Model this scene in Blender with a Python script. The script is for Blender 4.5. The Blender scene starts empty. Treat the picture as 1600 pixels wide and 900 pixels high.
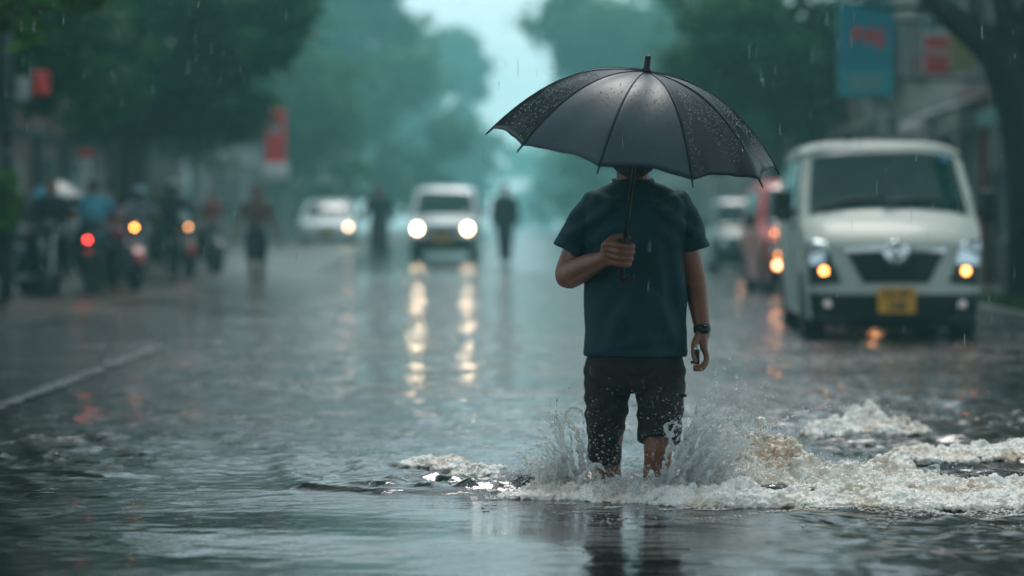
import bpy, bmesh, math, random
import numpy as np
from mathutils import Vector, Matrix
random.seed(7); RNG = np.random.default_rng(11)
SC = bpy.context.scene; COL = SC.collection
R = math.radians; PI = math.pi

# ------------------------------------------------------------------ camera, sky, sun, exposure
CAM_H = 0.95; F = 85.0 / 36.0 * 1600.0; HZ = 352.0
cd = bpy.data.cameras.new('camera'); cam = bpy.data.objects.new('camera', cd); COL.objects.link(cam)
cam.location = (0, 0, CAM_H); cam.rotation_euler = (R(90), 0, 0)
cd.lens = 85; cd.sensor_width = 36; cd.shift_y = -(450 - HZ) / 1600.0
cd.clip_start = 0.1; cd.clip_end = 2000
cd.dof.use_dof = True; cd.dof.focus_distance = 8.42; cd.dof.aperture_fstop = 1.5
SC.camera = cam

SUN_EL, SUN_AZ = R(62), R(6)
w = bpy.data.worlds.new('World'); SC.world = w; w.use_nodes = True
nt = w.node_tree; nt.nodes.clear()
wo = nt.nodes.new('ShaderNodeOutputWorld'); bg = nt.nodes.new('ShaderNodeBackground')
sky = nt.nodes.new('ShaderNodeTexSky'); sky.sky_type = 'NISHITA'; sky.sun_disc = False
sky.sun_elevation = SUN_EL; sky.sun_rotation = SUN_AZ; sky.air_density = 1.4; sky.dust_density = 4.0
tc = nt.nodes.new('ShaderNodeTexCoord'); sx = nt.nodes.new('ShaderNodeSeparateXYZ')
nt.links.new(tc.outputs['Generated'], sx.inputs[0])
ma = nt.nodes.new('ShaderNodeMath'); ma.operation = 'MULTIPLY_ADD'; ma.use_clamp = False
ma.inputs[1].default_value = -9.5; ma.inputs[2].default_value = 15.5    # cloud layer: heavy overhead, bright low over the street
mx = nt.nodes.new('ShaderNodeMath'); mx.operation = 'MAXIMUM'; mx.inputs[1].default_value = 0.0
nt.links.new(sx.outputs['Z'], mx.inputs[0]); nt.links.new(mx.outputs[0], ma.inputs[0])
cn = nt.nodes.new('ShaderNodeTexNoise'); cn.inputs['Scale'].default_value = 3.0; cn.inputs['Detail'].default_value = 4
nt.links.new(tc.outputs['Generated'], cn.inputs['Vector'])
mr = nt.nodes.new('ShaderNodeMapRange'); mr.inputs['To Min'].default_value = 0.8; mr.inputs['To Max'].default_value = 1.2
nt.links.new(cn.outputs['Fac'], mr.inputs['Value'])
mm = nt.nodes.new('ShaderNodeMath'); mm.operation = 'MULTIPLY'
nt.links.new(ma.outputs[0], mm.inputs[0]); nt.links.new(mr.outputs[0], mm.inputs[1])
vs = nt.nodes.new('ShaderNodeVectorMath'); vs.operation = 'SCALE'; vs.inputs[0].default_value = (0.72, 0.84, 0.93)
nt.links.new(mm.outputs[0], vs.inputs['Scale'])
mix = nt.nodes.new('ShaderNodeMix'); mix.data_type = 'RGBA'; mix.inputs['Factor'].default_value = 0.82
nt.links.new(sky.outputs[0], mix.inputs['A']); nt.links.new(vs.outputs[0], mix.inputs['B'])
nt.links.new(mix.outputs['Result'], bg.inputs['Color']); bg.inputs['Strength'].default_value = 0.1
nt.links.new(bg.outputs[0], wo.inputs['Surface'])

sl = bpy.data.lights.new('sun', 'SUN'); sun = bpy.data.objects.new('sun', sl); COL.objects.link(sun)
sl.energy = 1.5; sl.angle = R(18); sl.color = (1.0, 0.97, 0.92)
# light comes from ahead of the camera (over the far end of the street) and high
sun.rotation_euler = (-(PI / 2 - SUN_EL), 0, -SUN_AZ)
SC.view_settings.view_transform = 'Standard'; SC.view_settings.look = 'None'
SC.view_settings.exposure = 0.18; SC.view_settings.gamma = 1.0
SC.cycles.use_denoising = True
SC.cycles.max_bounces = 8; SC.cycles.transmission_bounces = 6; SC.cycles.diffuse_bounces = 3
SC.cycles.glossy_bounces = 4; SC.cycles.volume_bounces = 1; SC.cycles.transparent_max_bounces = 8
SC.cycles.caustics_reflective = False; SC.cycles.caustics_refractive = False
SC.cycles.sample_clamp_indirect = 6.0

HAZE_DENSITY = 0.0024; HAZE_COLOR = (0.40, 0.98, 0.97, 1)

# ------------------------------------------------------------------ helpers
def P(px, py, d):
    return Vector(((px - 800) / F * d, d, CAM_H - (py - HZ) / F * d))
def GX(px, d): return (px - 800) / F * d

def hash3(i, j, k, seed):
    v = np.sin(i * 127.1 + j * 311.7 + k * 74.7 + seed * 17.13) * 43758.5453
    return v - np.floor(v)
def vnoise(p, seed=0):
    p = np.asarray(p, float); i = np.floor(p); f = p - i; f = f * f * (3 - 2 * f)
    r = 0
    for a in (0, 1):
        for b in (0, 1):
            for c in (0, 1):
                wgt = (f[:, 0] if a else 1 - f[:, 0]) * (f[:, 1] if b else 1 - f[:, 1]) * (f[:, 2] if c else 1 - f[:, 2])
                r = r + wgt * hash3(i[:, 0] + a, i[:, 1] + b, i[:, 2] + c, seed)
    return r * 2 - 1
def fbm(p, o=4, seed=0):
    p = np.asarray(p, float); r = 0; a = 1.0
    for k in range(o):
        r = r + a * vnoise(p * 2 ** k, seed + k); a *= 0.5
    return r

class MB:
    def __init__(s): s.v = []; s.f = []
    def add(s, vs, fs):
        o = len(s.v); s.v += [tuple(v) for v in vs]; s.f += [tuple(i + o for i in f) for f in fs]; return s
    def mesh(s, name, smooth=True):
        me = bpy.data.meshes.new(name); me.from_pydata(s.v, [], s.f); me.update()
        if smooth: me.polygons.foreach_set('use_smooth', [True] * len(me.polygons))
        return me
    def xform(s, M):
        s.v = [tuple(M @ Vector(v)) for v in s.v]; return s

def frame_axes(t, up=None):
    t = Vector(t).normalized(); u = Vector(up) if up is not None else (Vector((0, 0, 1)) if abs(t.z) < 0.9 else Vector((0, 1, 0)))
    a = u.cross(t)
    if a.length < 1e-5: a = Vector((1, 0, 0)).cross(t)
    a.normalize(); b = t.cross(a).normalized()
    return a, b
def catmull(pts, rad, sub):
    n = len(pts); op = []; orr = []
    for i in range(n - 1):
        p0, p1, p2, p3 = (np.array(pts[max(i - 1, 0)], float), np.array(pts[i], float), np.array(pts[i + 1], float), np.array(pts[min(i + 2, n - 1)], float))
        for k in range(sub):
            t = k / sub
            op.append(0.5 * ((2 * p1) + (-p0 + p2) * t + (2 * p0 - 5 * p1 + 4 * p2 - p3) * t * t + (-p0 + 3 * p1 - 3 * p2 + p3) * t ** 3))
            orr.append(rad[i] * (1 - t) + rad[i + 1] * t)
    op.append(np.array(pts[-1], float)); orr.append(rad[-1])
    return op, orr
def tube(mb, pts, rad, n=12, sub=4, round_caps=False, flat=1.0, up=None):
    if not hasattr(rad, '__len__'): rad = [rad] * len(pts)
    if sub > 1 and len(pts) > 1: pts, rad = catmull(pts, list(rad), sub)
    pts = [Vector(p) for p in pts]; rad = list(rad)
    if round_caps:
        d0 = (pts[0] - pts[1]).normalized(); d1 = (pts[-1] - pts[-2]).normalized(); r0, r1 = rad[0], rad[-1]
        pre = [(pts[0] + d0 * r0 * math.sin(a), r0 * math.cos(a)) for a in (1.35, 0.9, 0.45)]
        post = [(pts[-1] + d1 * r1 * math.sin(a), r1 * math.cos(a)) for a in (0.45, 0.9, 1.35)]
        pts = [p for p, _ in pre] + pts + [p for p, _ in post]; rad = [r for _, r in pre] + rad + [r for _, r in post]
    vs = []; m = len(pts); prev = None
    for i, p in enumerate(pts):
        t = pts[min(i + 1, m - 1)] - pts[max(i - 1, 0)]
        if t.length < 1e-9: t = Vector((0, 0, 1))
        if prev is None: a, b = frame_axes(t, up)
        else:
            tn = t.normalized(); a = (prev - tn * prev.dot(tn))
            a = a.normalized() if a.length > 1e-6 else frame_axes(t)[0]; b = tn.cross(a)
        prev = a
        for k in range(n):
            th = 2 * PI * k / n; vs.append(p + a * (rad[i] * math.cos(th)) + b * (rad[i] * flat * math.sin(th)))
    fs = [(i * n + k, i * n + (k + 1) % n, (i + 1) * n + (k + 1) % n, (i + 1) * n + k) for i in range(m - 1) for k in range(n)]
    fs.append(tuple(range(n - 1, -1, -1))); fs.append(tuple((m - 1) * n + k for k in range(n)))
    return mb.add(vs, fs)
def loft(mb, rings, n=32, sub=3, ex=2.3):
    """rings: (cx, cy, cz, rx, ry) from bottom to top, horizontal superellipse sections"""
    arr, _ = catmull([np.array(r, float) for r in rings], [0] * len(rings), sub)
    vs = []
    for r in arr:
        for k in range(n):
            th = 2 * PI * k / n; c, s = math.cos(th), math.sin(th)
            vs.append((r[0] + r[3] * math.copysign(abs(c) ** (2 / ex), c), r[1] + r[4] * math.copysign(abs(s) ** (2 / ex), s), r[2]))
    m = len(arr)
    fs = [(i * n + k, i * n + (k + 1) % n, (i + 1) * n + (k + 1) % n, (i + 1) * n + k) for i in range(m - 1) for k in range(n)]
    fs.append(tuple(range(n - 1, -1, -1))); fs.append(tuple((m - 1) * n + k for k in range(n)))
    return mb.add(vs, fs)
def ball(mb, c, r, nu=12, nv=8):
    if not hasattr(r, '__len__'): r = (r, r, r)
    vs = [(c[0], c[1], c[2] - r[2])]
    for j in range(1, nv):
        ph = -PI / 2 + PI * j / nv
        for k in range(nu):
            th = 2 * PI * k / nu
            vs.append((c[0] + r[0] * math.cos(ph) * math.cos(th), c[1] + r[1] * math.cos(ph) * math.sin(th), c[2] + r[2] * math.sin(ph)))
    vs.append((c[0], c[1], c[2] + r[2])); top = len(vs) - 1
    fs = [(0, 1 + (k + 1) % nu, 1 + k) for k in range(nu)]
    for j in range(nv - 2):
        for k in range(nu):
            a = 1 + j * nu; fs.append((a + k, a + (k + 1) % nu, a + nu + (k + 1) % nu, a + nu + k))
    a = 1 + (nv - 2) * nu; fs += [(a + k, a + (k + 1) % nu, top) for k in range(nu)]
    return mb.add(vs, fs)
def box(mb, c, s, bevel=0.0, seg=2):
    bm = bmesh.new(); bmesh.ops.create_cube(bm, size=1)
    bmesh.ops.scale(bm, vec=s, verts=bm.verts)
    if bevel > 0: bmesh.ops.bevel(bm, geom=bm.edges[:], offset=min(bevel, min(s) * 0.49), segments=seg, affect='EDGES', profile=0.5)
    bmesh.ops.translate(bm, vec=c, verts=bm.verts); bm.verts.index_update()
    mb.add([v.co.copy() for v in bm.verts], [[v.index for v in f.verts] for f in bm.faces]); bm.free(); return mb
def lathe(mb, prof, n=24, M=None):
    """prof: (r, h) along local z"""
    vs = [(r * math.cos(2 * PI * k / n), r * math.sin(2 * PI * k / n), h) for r, h in prof for k in range(n)]
    m = len(prof)
    fs = [(i * n + k, i * n + (k + 1) % n, (i + 1) * n + (k + 1) % n, (i + 1) * n + k) for i in range(m - 1) for k in range(n)]
    fs.append(tuple(range(n - 1, -1, -1))); fs.append(tuple((m - 1) * n + k for k in range(n)))
    if M is not None: vs = [M @ Vector(v) for v in vs]
    return mb.add(vs, fs)
def grid(mb, fn, nu, nv):
    vs = [fn(i / nu, j / nv) for i in range(nu + 1) for j in range(nv + 1)]
    fs = [(i * (nv + 1) + j, (i + 1) * (nv + 1) + j, (i + 1) * (nv + 1) + j + 1, i * (nv + 1) + j + 1) for i in range(nu) for j in range(nv)]
    return mb.add(vs, fs)

def obj(name, m, mat=None, parent=None, loc=None, smooth=True):
    me = m.mesh(name, smooth) if isinstance(m, MB) else m
    me.name = name
    o = bpy.data.objects.new(name, me); COL.objects.link(o)
    if mat: me.materials.clear(); me.materials.append(mat)
    if parent: o.parent = parent
    if loc is not None: o.location = loc
    return o
def tag(o, label=None, cat=None, group=None, kind=None):
    if label: o['label'] = label
    if cat: o['category'] = cat
    if group: o['group'] = group
    if kind: o['kind'] = kind
    return o
def thing(name, label, cat, loc=(0, 0, 0), rz=0, group=None):
    o = bpy.data.objects.new(name, None); COL.objects.link(o); o.location = loc; o.rotation_euler = (0, 0, rz)
    o.empty_display_size = 0.2
    return tag(o, label, cat, group)
def copy_tree(o, loc=None, rz=None, label=None, parent=None):
    c = o.copy(); COL.objects.link(c)
    if parent: c.parent = parent
    if loc is not None: c.location = loc
    if rz is not None: c.rotation_euler = (0, 0, rz)
    if label: c['label'] = label
    for ch in o.children: copy_tree(ch, parent=c)
    return c
def remesh(mb, voxel, smooth=2, extra=None):
    me = mb.mesh('tmp'); ob = bpy.data.objects.new('tmp', me); COL.objects.link(ob)
    m = ob.modifiers.new('r', 'REMESH'); m.mode = 'VOXEL'; m.voxel_size = voxel; m.use_smooth_shade = True
    if smooth:
        s = ob.modifiers.new('s', 'SMOOTH'); s.factor = 0.5; s.iterations = smooth
    dg = bpy.context.evaluated_depsgraph_get()
    out = bpy.data.meshes.new_from_object(ob.evaluated_get(dg))
    bpy.data.objects.remove(ob); bpy.data.meshes.remove(me)
    if extra:
        n = len(out.vertices); co = np.zeros(n * 3); out.vertices.foreach_get('co', co); co = co.reshape(-1, 3)
        no = np.zeros(n * 3); out.vertex_normals.foreach_get('vector', no); no = no.reshape(-1, 3)
        out.vertices.foreach_set('co', extra(co, no).ravel())
    out.polygons.foreach_set('use_smooth', [True] * len(out.polygons)); out.update()
    return out
def np_mesh(name, v, f, smooth=True):
    """fast mesh from numpy arrays, all faces with the same vertex count"""
    me = bpy.data.meshes.new(name); n = len(f); k = f.shape[1]
    me.vertices.add(len(v)); me.vertices.foreach_set('co', np.asarray(v, np.float32).ravel())
    me.loops.add(n * k); me.loops.foreach_set('vertex_index', f.astype(np.int32).ravel())
    me.polygons.add(n); me.polygons.foreach_set('loop_start', (np.arange(n) * k).astype(np.int32))
    try: me.polygons.foreach_set('loop_total', np.full(n, k, np.int32))
    except Exception: pass
    if smooth: me.polygons.foreach_set('use_smooth', np.ones(n, bool))
    me.update(calc_edges=True); me.validate(); return me

# ------------------------------------------------------------------ materials
def pm(name, col, rough=0.5, metal=0.0, var=0.15, scale=6.0, bump=0.0, bscale=None, coat=0.0, spec=0.5, ior=1.5, trans=0.0, col2=None, emit=None, estr=0.0, sheen=0.0):
    m = bpy.data.materials.new(name); m.use_nodes = True; nt = m.node_tree; b = nt.nodes['Principled BSDF']
    b.inputs['Roughness'].default_value = rough; b.inputs['Metallic'].default_value = metal
    b.inputs['Specular IOR Level'].default_value = spec; b.inputs['IOR'].default_value = ior
    b.inputs['Coat Weight'].default_value = coat; b.inputs['Transmission Weight'].default_value = trans
    b.inputs['Sheen Weight'].default_value = sheen
    t = nt.nodes.new('ShaderNodeTexCoord'); n = nt.nodes.new('ShaderNodeTexNoise')
    n.inputs['Scale'].default_value = scale; n.inputs['Detail'].default_value = 5
    nt.links.new(t.outputs['Object'], n.inputs['Vector'])
    r = nt.nodes.new('ShaderNodeValToRGB'); r.color_ramp.elements[0].position = 0.3; r.color_ramp.elements[1].position = 0.7
    c2 = col2 if col2 else tuple(min(1, c * (1 + var)) for c in col); c1 = col if col2 else tuple(c * (1 - var) for c in col)
    r.color_ramp.elements[0].color = (*c1, 1); r.color_ramp.elements[1].color = (*c2, 1)
    nt.links.new(n.outputs['Fac'], r.inputs['Fac']); nt.links.new(r.outputs['Color'], b.inputs['Base Color'])
    if bump > 0:
        n2 = nt.nodes.new('ShaderNodeTexNoise'); n2.inputs['Scale'].default_value = bscale or scale * 4; n2.inputs['Detail'].default_value = 4
        nt.links.new(t.outputs['Object'], n2.inputs['Vector'])
        bp = nt.nodes.new('ShaderNodeBump'); bp.inputs['Strength'].default_value = bump; bp.inputs['Distance'].default_value = 0.01
        nt.links.new(n2.outputs['Fac'], bp.inputs['Height']); nt.links.new(bp.outputs[0], b.inputs['Normal'])
    if emit:
        b.inputs['Emission Color'].default_value = (*emit, 1); b.inputs['Emission Strength'].default_value = estr
    return m
def leaf_mat(name, c1, c2):
    m = bpy.data.materials.new(name); m.use_nodes = True; nt = m.node_tree; b = nt.nodes['Principled BSDF']
    g = nt.nodes.new('ShaderNodeNewGeometry'); r = nt.nodes.new('ShaderNodeValToRGB')
    r.color_ramp.elements[0].color = (*c1, 1); r.color_ramp.elements[1].color = (*c2, 1)
    nt.links.new(g.outputs['Random Per Island'], r.inputs['Fac']); nt.links.new(r.outputs[0], b.inputs['Base Color'])
    b.inputs['Roughness'].default_value = 0.5; b.inputs['Specular IOR Level'].default_value = 0.2
    tr = nt.nodes.new('ShaderNodeBsdfTranslucent'); nt.links.new(r.outputs[0], tr.inputs['Color'])
    ms = nt.nodes.new('ShaderNodeMixShader'); ms.inputs[0].default_value = 0.35
    nt.links.new(b.outputs[0], ms.inputs[1]); nt.links.new(tr.outputs[0], ms.inputs[2])
    nt.links.new(ms.outputs[0], nt.nodes['Material Output'].inputs['Surface'])
    return m
M = {}
M['skin'] = pm('skin', (0.21, 0.072, 0.034), 0.40, var=0.18, scale=14, bump=0.15, bscale=160, spec=0.5)
M['skin_bg'] = pm('skin_brown', (0.26, 0.11, 0.065), 0.5, var=0.15)
M['shirt'] = pm('wet_navy_jersey', (0.011, 0.045, 0.057), 0.6, spec=0.15, var=0.25, scale=5, bump=0.12, bscale=420, sheen=0.0)
M['shorts'] = pm('wet_black_cotton', (0.018, 0.0125, 0.011), 0.6, spec=0.15, var=0.35, scale=9, bump=0.3, bscale=320)
M['hair'] = pm('black_hair', (0.008, 0.007, 0.007), 0.6, bump=0.6, bscale=220)
M['canopy'] = pm('wet_black_nylon', (0.004, 0.024, 0.036), 0.43, var=0.35, scale=7, bump=0.05, bscale=60, spec=0.5)
M['canopy_dark'] = pm('dark_black_nylon', (0.002, 0.005, 0.009), 0.3, var=0.4, scale=9, bump=0.05, bscale=60, spec=0.3)  # darker, smoother nylon used on a few panels
M['black_metal'] = pm('black_metal', (0.012, 0.012, 0.013), 0.3, metal=0.3)
M['black_plastic'] = pm('black_plastic', (0.010, 0.011, 0.012), 0.4, bump=0.05, spec=0.25)
M['rubber'] = pm('tyre_rubber', (0.012, 0.012, 0.013), 0.75, bump=0.2)
M['steel'] = pm('brushed_steel', (0.55, 0.57, 0.58), 0.25, metal=1.0)
M['chrome'] = pm('chrome', (0.75, 0.77, 0.78), 0.12, metal=1.0)
M['van_paint'] = pm('cream_white_paint', (0.43, 0.47, 0.42), 0.5, var=0.06, coat=0.1, scale=2)
M['white_paint'] = pm('white_paint', (0.62, 0.68, 0.68), 0.3, var=0.05, coat=0.5)
M['suv_paint'] = pm('pale_silver_paint', (0.55, 0.60, 0.60), 0.28, var=0.05, coat=0.5)
M['red_paint'] = pm('red_paint', (0.45, 0.012, 0.014), 0.35, var=0.1, coat=0.2)
M['teal_paint'] = pm('dark_teal_paint', (0.03, 0.10, 0.11), 0.28, var=0.1, coat=0.6)
M['glass'] = pm('dark_car_glass', (0.003, 0.030, 0.030), 0.03, var=0.3, spec=0.35, ior=1.45)
M['lens'] = pm('lamp_lens', (0.45, 0.50, 0.52), 0.06, metal=0.9, var=0.3)
M['plate'] = pm('amber_plate', (0.62, 0.30, 0.015), 0.4, var=0.08)
M['plate_ink'] = pm('plate_ink', (0.03, 0.02, 0.01), 0.5)
M['amber'] = pm('amber_lamp', (0.9, 0.35, 0.05), 0.3, emit=(1.0, 0.34, 0.08), estr=9)
M['amber_bike'] = pm('motorcycle_lamp', (0.9, 0.35, 0.05), 0.3, emit=(1.0, 0.36, 0.07), estr=22)
M['amber_soft'] = pm('soft_amber_lamp', (0.9, 0.5, 0.2), 0.3, emit=(1.0, 0.42, 0.18), estr=11)
M['red_lamp'] = pm('red_lamp', (0.8, 0.05, 0.03), 0.3, emit=(1.0, 0.05, 0.04), estr=20)
M['head_lamp'] = pm('lit_headlamp', (1, 0.9, 0.75), 0.3, emit=(1.0, 0.74, 0.48), estr=32)
M['sedan_lamp'] = pm('sedan_headlamp', (1, 0.9, 0.75), 0.3, emit=(1.0, 0.62, 0.36), estr=12)
M['fog_lamp'] = pm('dim_fog_lamp', (1, 0.9, 0.8), 0.3, emit=(1.0, 0.85, 0.7), estr=0.08)
M['asphalt'] = pm('wet_asphalt', (0.045, 0.047, 0.045), 0.16, var=0.3, scale=2.5, bump=0.25, bscale=90, spec=0.6)
M['mud'] = pm('wet_muddy_verge', (0.075, 0.062, 0.048), 0.28, var=0.35, scale=1.2, bump=0.4, bscale=30)
M['paving'] = pm('wet_paving', (0.10, 0.095, 0.085), 0.3, var=0.3, scale=3, bump=0.3, bscale=40)
M['kerb'] = pm('kerb_stone', (0.24, 0.23, 0.21), 0.5, var=0.3, scale=5, bump=0.4)
M['line'] = pm('worn_road_paint', (0.11, 0.115, 0.115), 0.35, var=0.3, scale=9, bump=0.4)
M['brick'] = None
M['bark'] = pm('wet_bark', (0.014, 0.011, 0.010), 0.7, spec=0.2, var=0.4, scale=9, bump=1.0, bscale=30)
M['bark_far'] = pm('bark', (0.05, 0.042, 0.036), 0.8, var=0.3, scale=6, bump=0.6)
M['leaf_near'] = leaf_mat('leaf_near', (0.045, 0.15, 0.012), (0.11, 0.27, 0.03))
M['leaf_mid'] = leaf_mat('leaf_mid', (0.010, 0.070, 0.022), (0.055, 0.19, 0.050))
M['leaf_far'] = leaf_mat('leaf_far', (0.02, 0.095, 0.03), (0.07, 0.20, 0.045))
M['stone'] = pm('grey_render', (0.20, 0.20, 0.19), 0.8, var=0.25, scale=1.5, bump=0.3)
M['plaster'] = pm('dirty_cream_plaster', (0.30, 0.28, 0.23), 0.75, var=0.2, scale=2, bump=0.2)
M['dark_wall'] = pm('dark_plaster', (0.03, 0.024, 0.028), 0.8, spec=0.2, var=0.35, scale=1.2, bump=0.3)
M['brown_wall'] = pm('brown_painted_wall', (0.13, 0.050, 0.036), 0.7, var=0.25, scale=1.5, bump=0.2)
M['window'] = pm('shop_glass', (0.015, 0.03, 0.032), 0.05, spec=0.7)
M['frame'] = pm('window_frame', (0.12, 0.12, 0.12), 0.5)
M['sign_teal'] = pm('teal_sign', (0.010, 0.24, 0.32), 0.35, var=0.08)
M['sign_teal_low'] = pm('teal_sign_lower', (0.012, 0.32, 0.34), 0.35, var=0.08)
M['sign_red'] = pm('red_sign', (0.68, 0.025, 0.03), 0.4, var=0.1)
M['sign_white'] = pm('white_sign', (0.6, 0.63, 0.6), 0.45, var=0.06)
M['sign_blue'] = pm('blue_sign', (0.04, 0.25, 0.36), 0.4, var=0.08)
M['sign_yellow'] = pm('yellow_sign', (0.42, 0.34, 0.12), 0.45, var=0.12)
M['sign_grey'] = pm('grey_sign', (0.32, 0.36, 0.35), 0.5, var=0.1)
M['green_awning'] = pm('green_awning', (0.04, 0.20, 0.17), 0.6, var=0.15)
M['white_awning'] = pm('white_awning', (0.42, 0.42, 0.41), 0.7, var=0.12)
M['red_post'] = pm('red_post_paint', (0.42, 0.02, 0.035), 0.4, var=0.15)
M['pole'] = pm('dark_pole_paint', (0.04, 0.05, 0.055), 0.4, metal=0.4)
M['grass'] = leaf_mat('grass', (0.03, 0.08, 0.012), (0.07, 0.15, 0.03))
def brick_mat():
    m = bpy.data.materials.new('wet_brick'); m.use_nodes = True; nt = m.node_tree; b = nt.nodes['Principled BSDF']
    t = nt.nodes.new('ShaderNodeTexCoord'); mp = nt.nodes.new('ShaderNodeMapping'); mp.inputs['Rotation'].default_value = (R(90), 0, R(90))
    br = nt.nodes.new('ShaderNodeTexBrick'); br.inputs['Scale'].default_value = 4
    br.inputs['Color1'].default_value = (0.12, 0.05, 0.035, 1); br.inputs['Color2'].default_value = (0.075, 0.035, 0.028, 1); br.inputs['Mortar'].default_value = (0.09, 0.08, 0.075, 1)
    nt.links.new(t.outputs['Object'], mp.inputs[0]); nt.links.new(mp.outputs[0], br.inputs['Vector']); nt.links.new(br.outputs['Color'], b.inputs['Base Color'])
    b.inputs['Roughness'].default_value = 0.65; return m
M['brick'] = brick_mat()
def water_mat():
    m = bpy.data.materials.new('flood_water'); m.use_nodes = True; nt = m.node_tree; b = nt.nodes['Principled BSDF']
    b.inputs['Base Color'].default_value = (0.010, 0.009, 0.007, 1); b.inputs['Roughness'].default_value = 0.05
    b.inputs['IOR'].default_value = 1.6; b.inputs['Specular IOR Level'].default_value = 0.7
    t = nt.nodes.new('ShaderNodeTexCoord'); mp = nt.nodes.new('ShaderNodeMapping'); mp.inputs['Scale'].default_value = (0.7, 1.4, 1)
    nt.links.new(t.outputs['Object'], mp.inputs[0])
    n1 = nt.nodes.new('ShaderNodeTexNoise'); n1.inputs['Scale'].default_value = 9; n1.inputs['Detail'].default_value = 5; n1.inputs['Roughness'].default_value = 0.55
    nt.links.new(mp.outputs[0], n1.inputs['Vector'])
    bp = nt.nodes.new('ShaderNodeBump'); bp.inputs['Strength'].default_value = 0.6; bp.inputs['Distance'].default_value = 0.022
    nt.links.new(n1.outputs['Fac'], bp.inputs['Height'])
    sp = nt.nodes.new('ShaderNodeSeparateXYZ'); nt.links.new(t.outputs['Object'], sp.inputs[0])
    ry = nt.nodes.new('ShaderNodeMapRange'); ry.inputs['From Min'].default_value = 8; ry.inputs['From Max'].default_value = 14; ry.inputs['To Min'].default_value = .28; ry.inputs['To Max'].default_value = 2.2
    nt.links.new(sp.outputs['Y'], ry.inputs['Value'])
    pn = nt.nodes.new('ShaderNodeTexNoise'); pn.inputs['Scale'].default_value = 0.8; pn.inputs['Detail'].default_value = 2; nt.links.new(mp.outputs[0], pn.inputs['Vector'])
    pr = nt.nodes.new('ShaderNodeMapRange'); pr.inputs['From Min'].default_value = .35; pr.inputs['From Max'].default_value = .65; pr.inputs['To Min'].default_value = .4; pr.inputs['To Max'].default_value = 1.25; nt.links.new(pn.outputs['Fac'], pr.inputs['Value'])
    mu = nt.nodes.new('ShaderNodeMath'); mu.operation = 'MULTIPLY'; nt.links.new(ry.outputs[0], mu.inputs[0]); nt.links.new(pr.outputs[0], mu.inputs[1]); nt.links.new(mu.outputs[0], bp.inputs['Strength'])
    n2 = nt.nodes.new('ShaderNodeTexNoise'); n2.inputs['Scale'].default_value = 38; n2.inputs['Detail'].default_value = 3; nt.links.new(mp.outputs[0], n2.inputs['Vector'])
    b2 = nt.nodes.new('ShaderNodeBump'); b2.inputs['Strength'].default_value = 0.25; b2.inputs['Distance'].default_value = 0.004
    nt.links.new(n2.outputs['Fac'], b2.inputs['Height']); nt.links.new(bp.outputs[0], b2.inputs['Normal']); nt.links.new(b2.outputs[0], b.inputs['Normal'])
    return m
M['water'] = water_mat()
M['foam'] = pm('churned_foam', (0.60, 0.42, 0.26), 0.25, col2=(0.93, 0.89, 0.82), scale=4.5, bump=0.7, bscale=120, spec=0.6)
_r = [n for n in M['foam'].node_tree.nodes if n.type == 'VALTORGB'][0]; _r.color_ramp.elements[0].position = .28; _r.color_ramp.elements[1].position = .52
M['foam'].node_tree.nodes['Principled BSDF'].inputs['Subsurface Weight'].default_value = 0.5
M['foam'].node_tree.nodes['Principled BSDF'].inputs['Subsurface Radius'].default_value = (0.03, 0.025, 0.02)
M['splash'] = pm('splashing_water', (0.94, 0.92, 0.88), 0.2, var=0.04, trans=0.0, ior=1.33, scale=20, bump=0.4, bscale=90)
def add_translucent(m, f):
    nt = m.node_tree; b = nt.nodes['Principled BSDF']; t = nt.nodes.new('ShaderNodeBsdfTranslucent'); t.inputs['Color'].default_value = (.85, .88, .88, 1)
    ms = nt.nodes.new('ShaderNodeMixShader'); ms.inputs[0].default_value = f; nt.links.new(b.outputs[0], ms.inputs[1]); nt.links.new(t.outputs[0], ms.inputs[2]); nt.links.new(ms.outputs[0], nt.nodes['Material Output'].inputs['Surface'])
add_translucent(M['splash'], .7)
M['drop'] = pm('clear_water_drop', (0.95, 0.97, 0.97), 0.02, var=0.02, trans=0.9, ior=1.33)
M['bead'] = pm('rain_bead', (0.7, 0.74, 0.75), 0.05, var=0.05, trans=0.7, ior=1.33)

def text(name, s, size, mat, parent, loc, rz=0.0, bold=0.0, ext=0.004):
    c = bpy.data.curves.new(name, 'FONT'); c.body = s; c.size = size; c.extrude = ext; c.offset = bold
    c.align_x = 'CENTER'; c.align_y = 'CENTER'
    t = bpy.data.objects.new('tmp', c); COL.objects.link(t); dg = bpy.context.evaluated_depsgraph_get()
    me = bpy.data.meshes.new_from_object(t.evaluated_get(dg)); bpy.data.objects.remove(t); bpy.data.curves.remove(c)
    o = obj(name, me, mat, parent); o.location = loc; o.rotation_euler = (R(90), 0, rz); return o

# ------------------------------------------------------------------ ground, water, pavements
def road_z(y):
    return np.interp(y, [-40, 0, 12, 17, 20, 46, 50, 57, 75, 110, 420], [-.40, -.40, -.40, -.12, -.06, -.05, -.01, .10, .25, .32, .32])
def gz(y): return float(road_z(y))
ys = np.concatenate([np.arange(-28, 20, 2.0), np.arange(20, 120, 3.0), np.arange(120, 500, 12.0)])
xs = np.concatenate([[-140, -60, -25, -12, -7], np.arange(-5, 5.01, 1.0), [7, 12, 25, 60, 140]])
def sheet(name, xs, ys, zf, mat):
    X, Y = np.meshgrid(xs, ys); Z = zf(X, Y); n, m = X.shape
    idx = np.arange(n * m).reshape(n, m)
    f = np.stack([idx[:-1, :-1], idx[:-1, 1:], idx[1:, 1:], idx[1:, :-1]], -1).reshape(-1, 4)
    return obj(name, np_mesh(name, np.stack([X, Y, Z], -1).reshape(-1, 3), f), mat)
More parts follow.
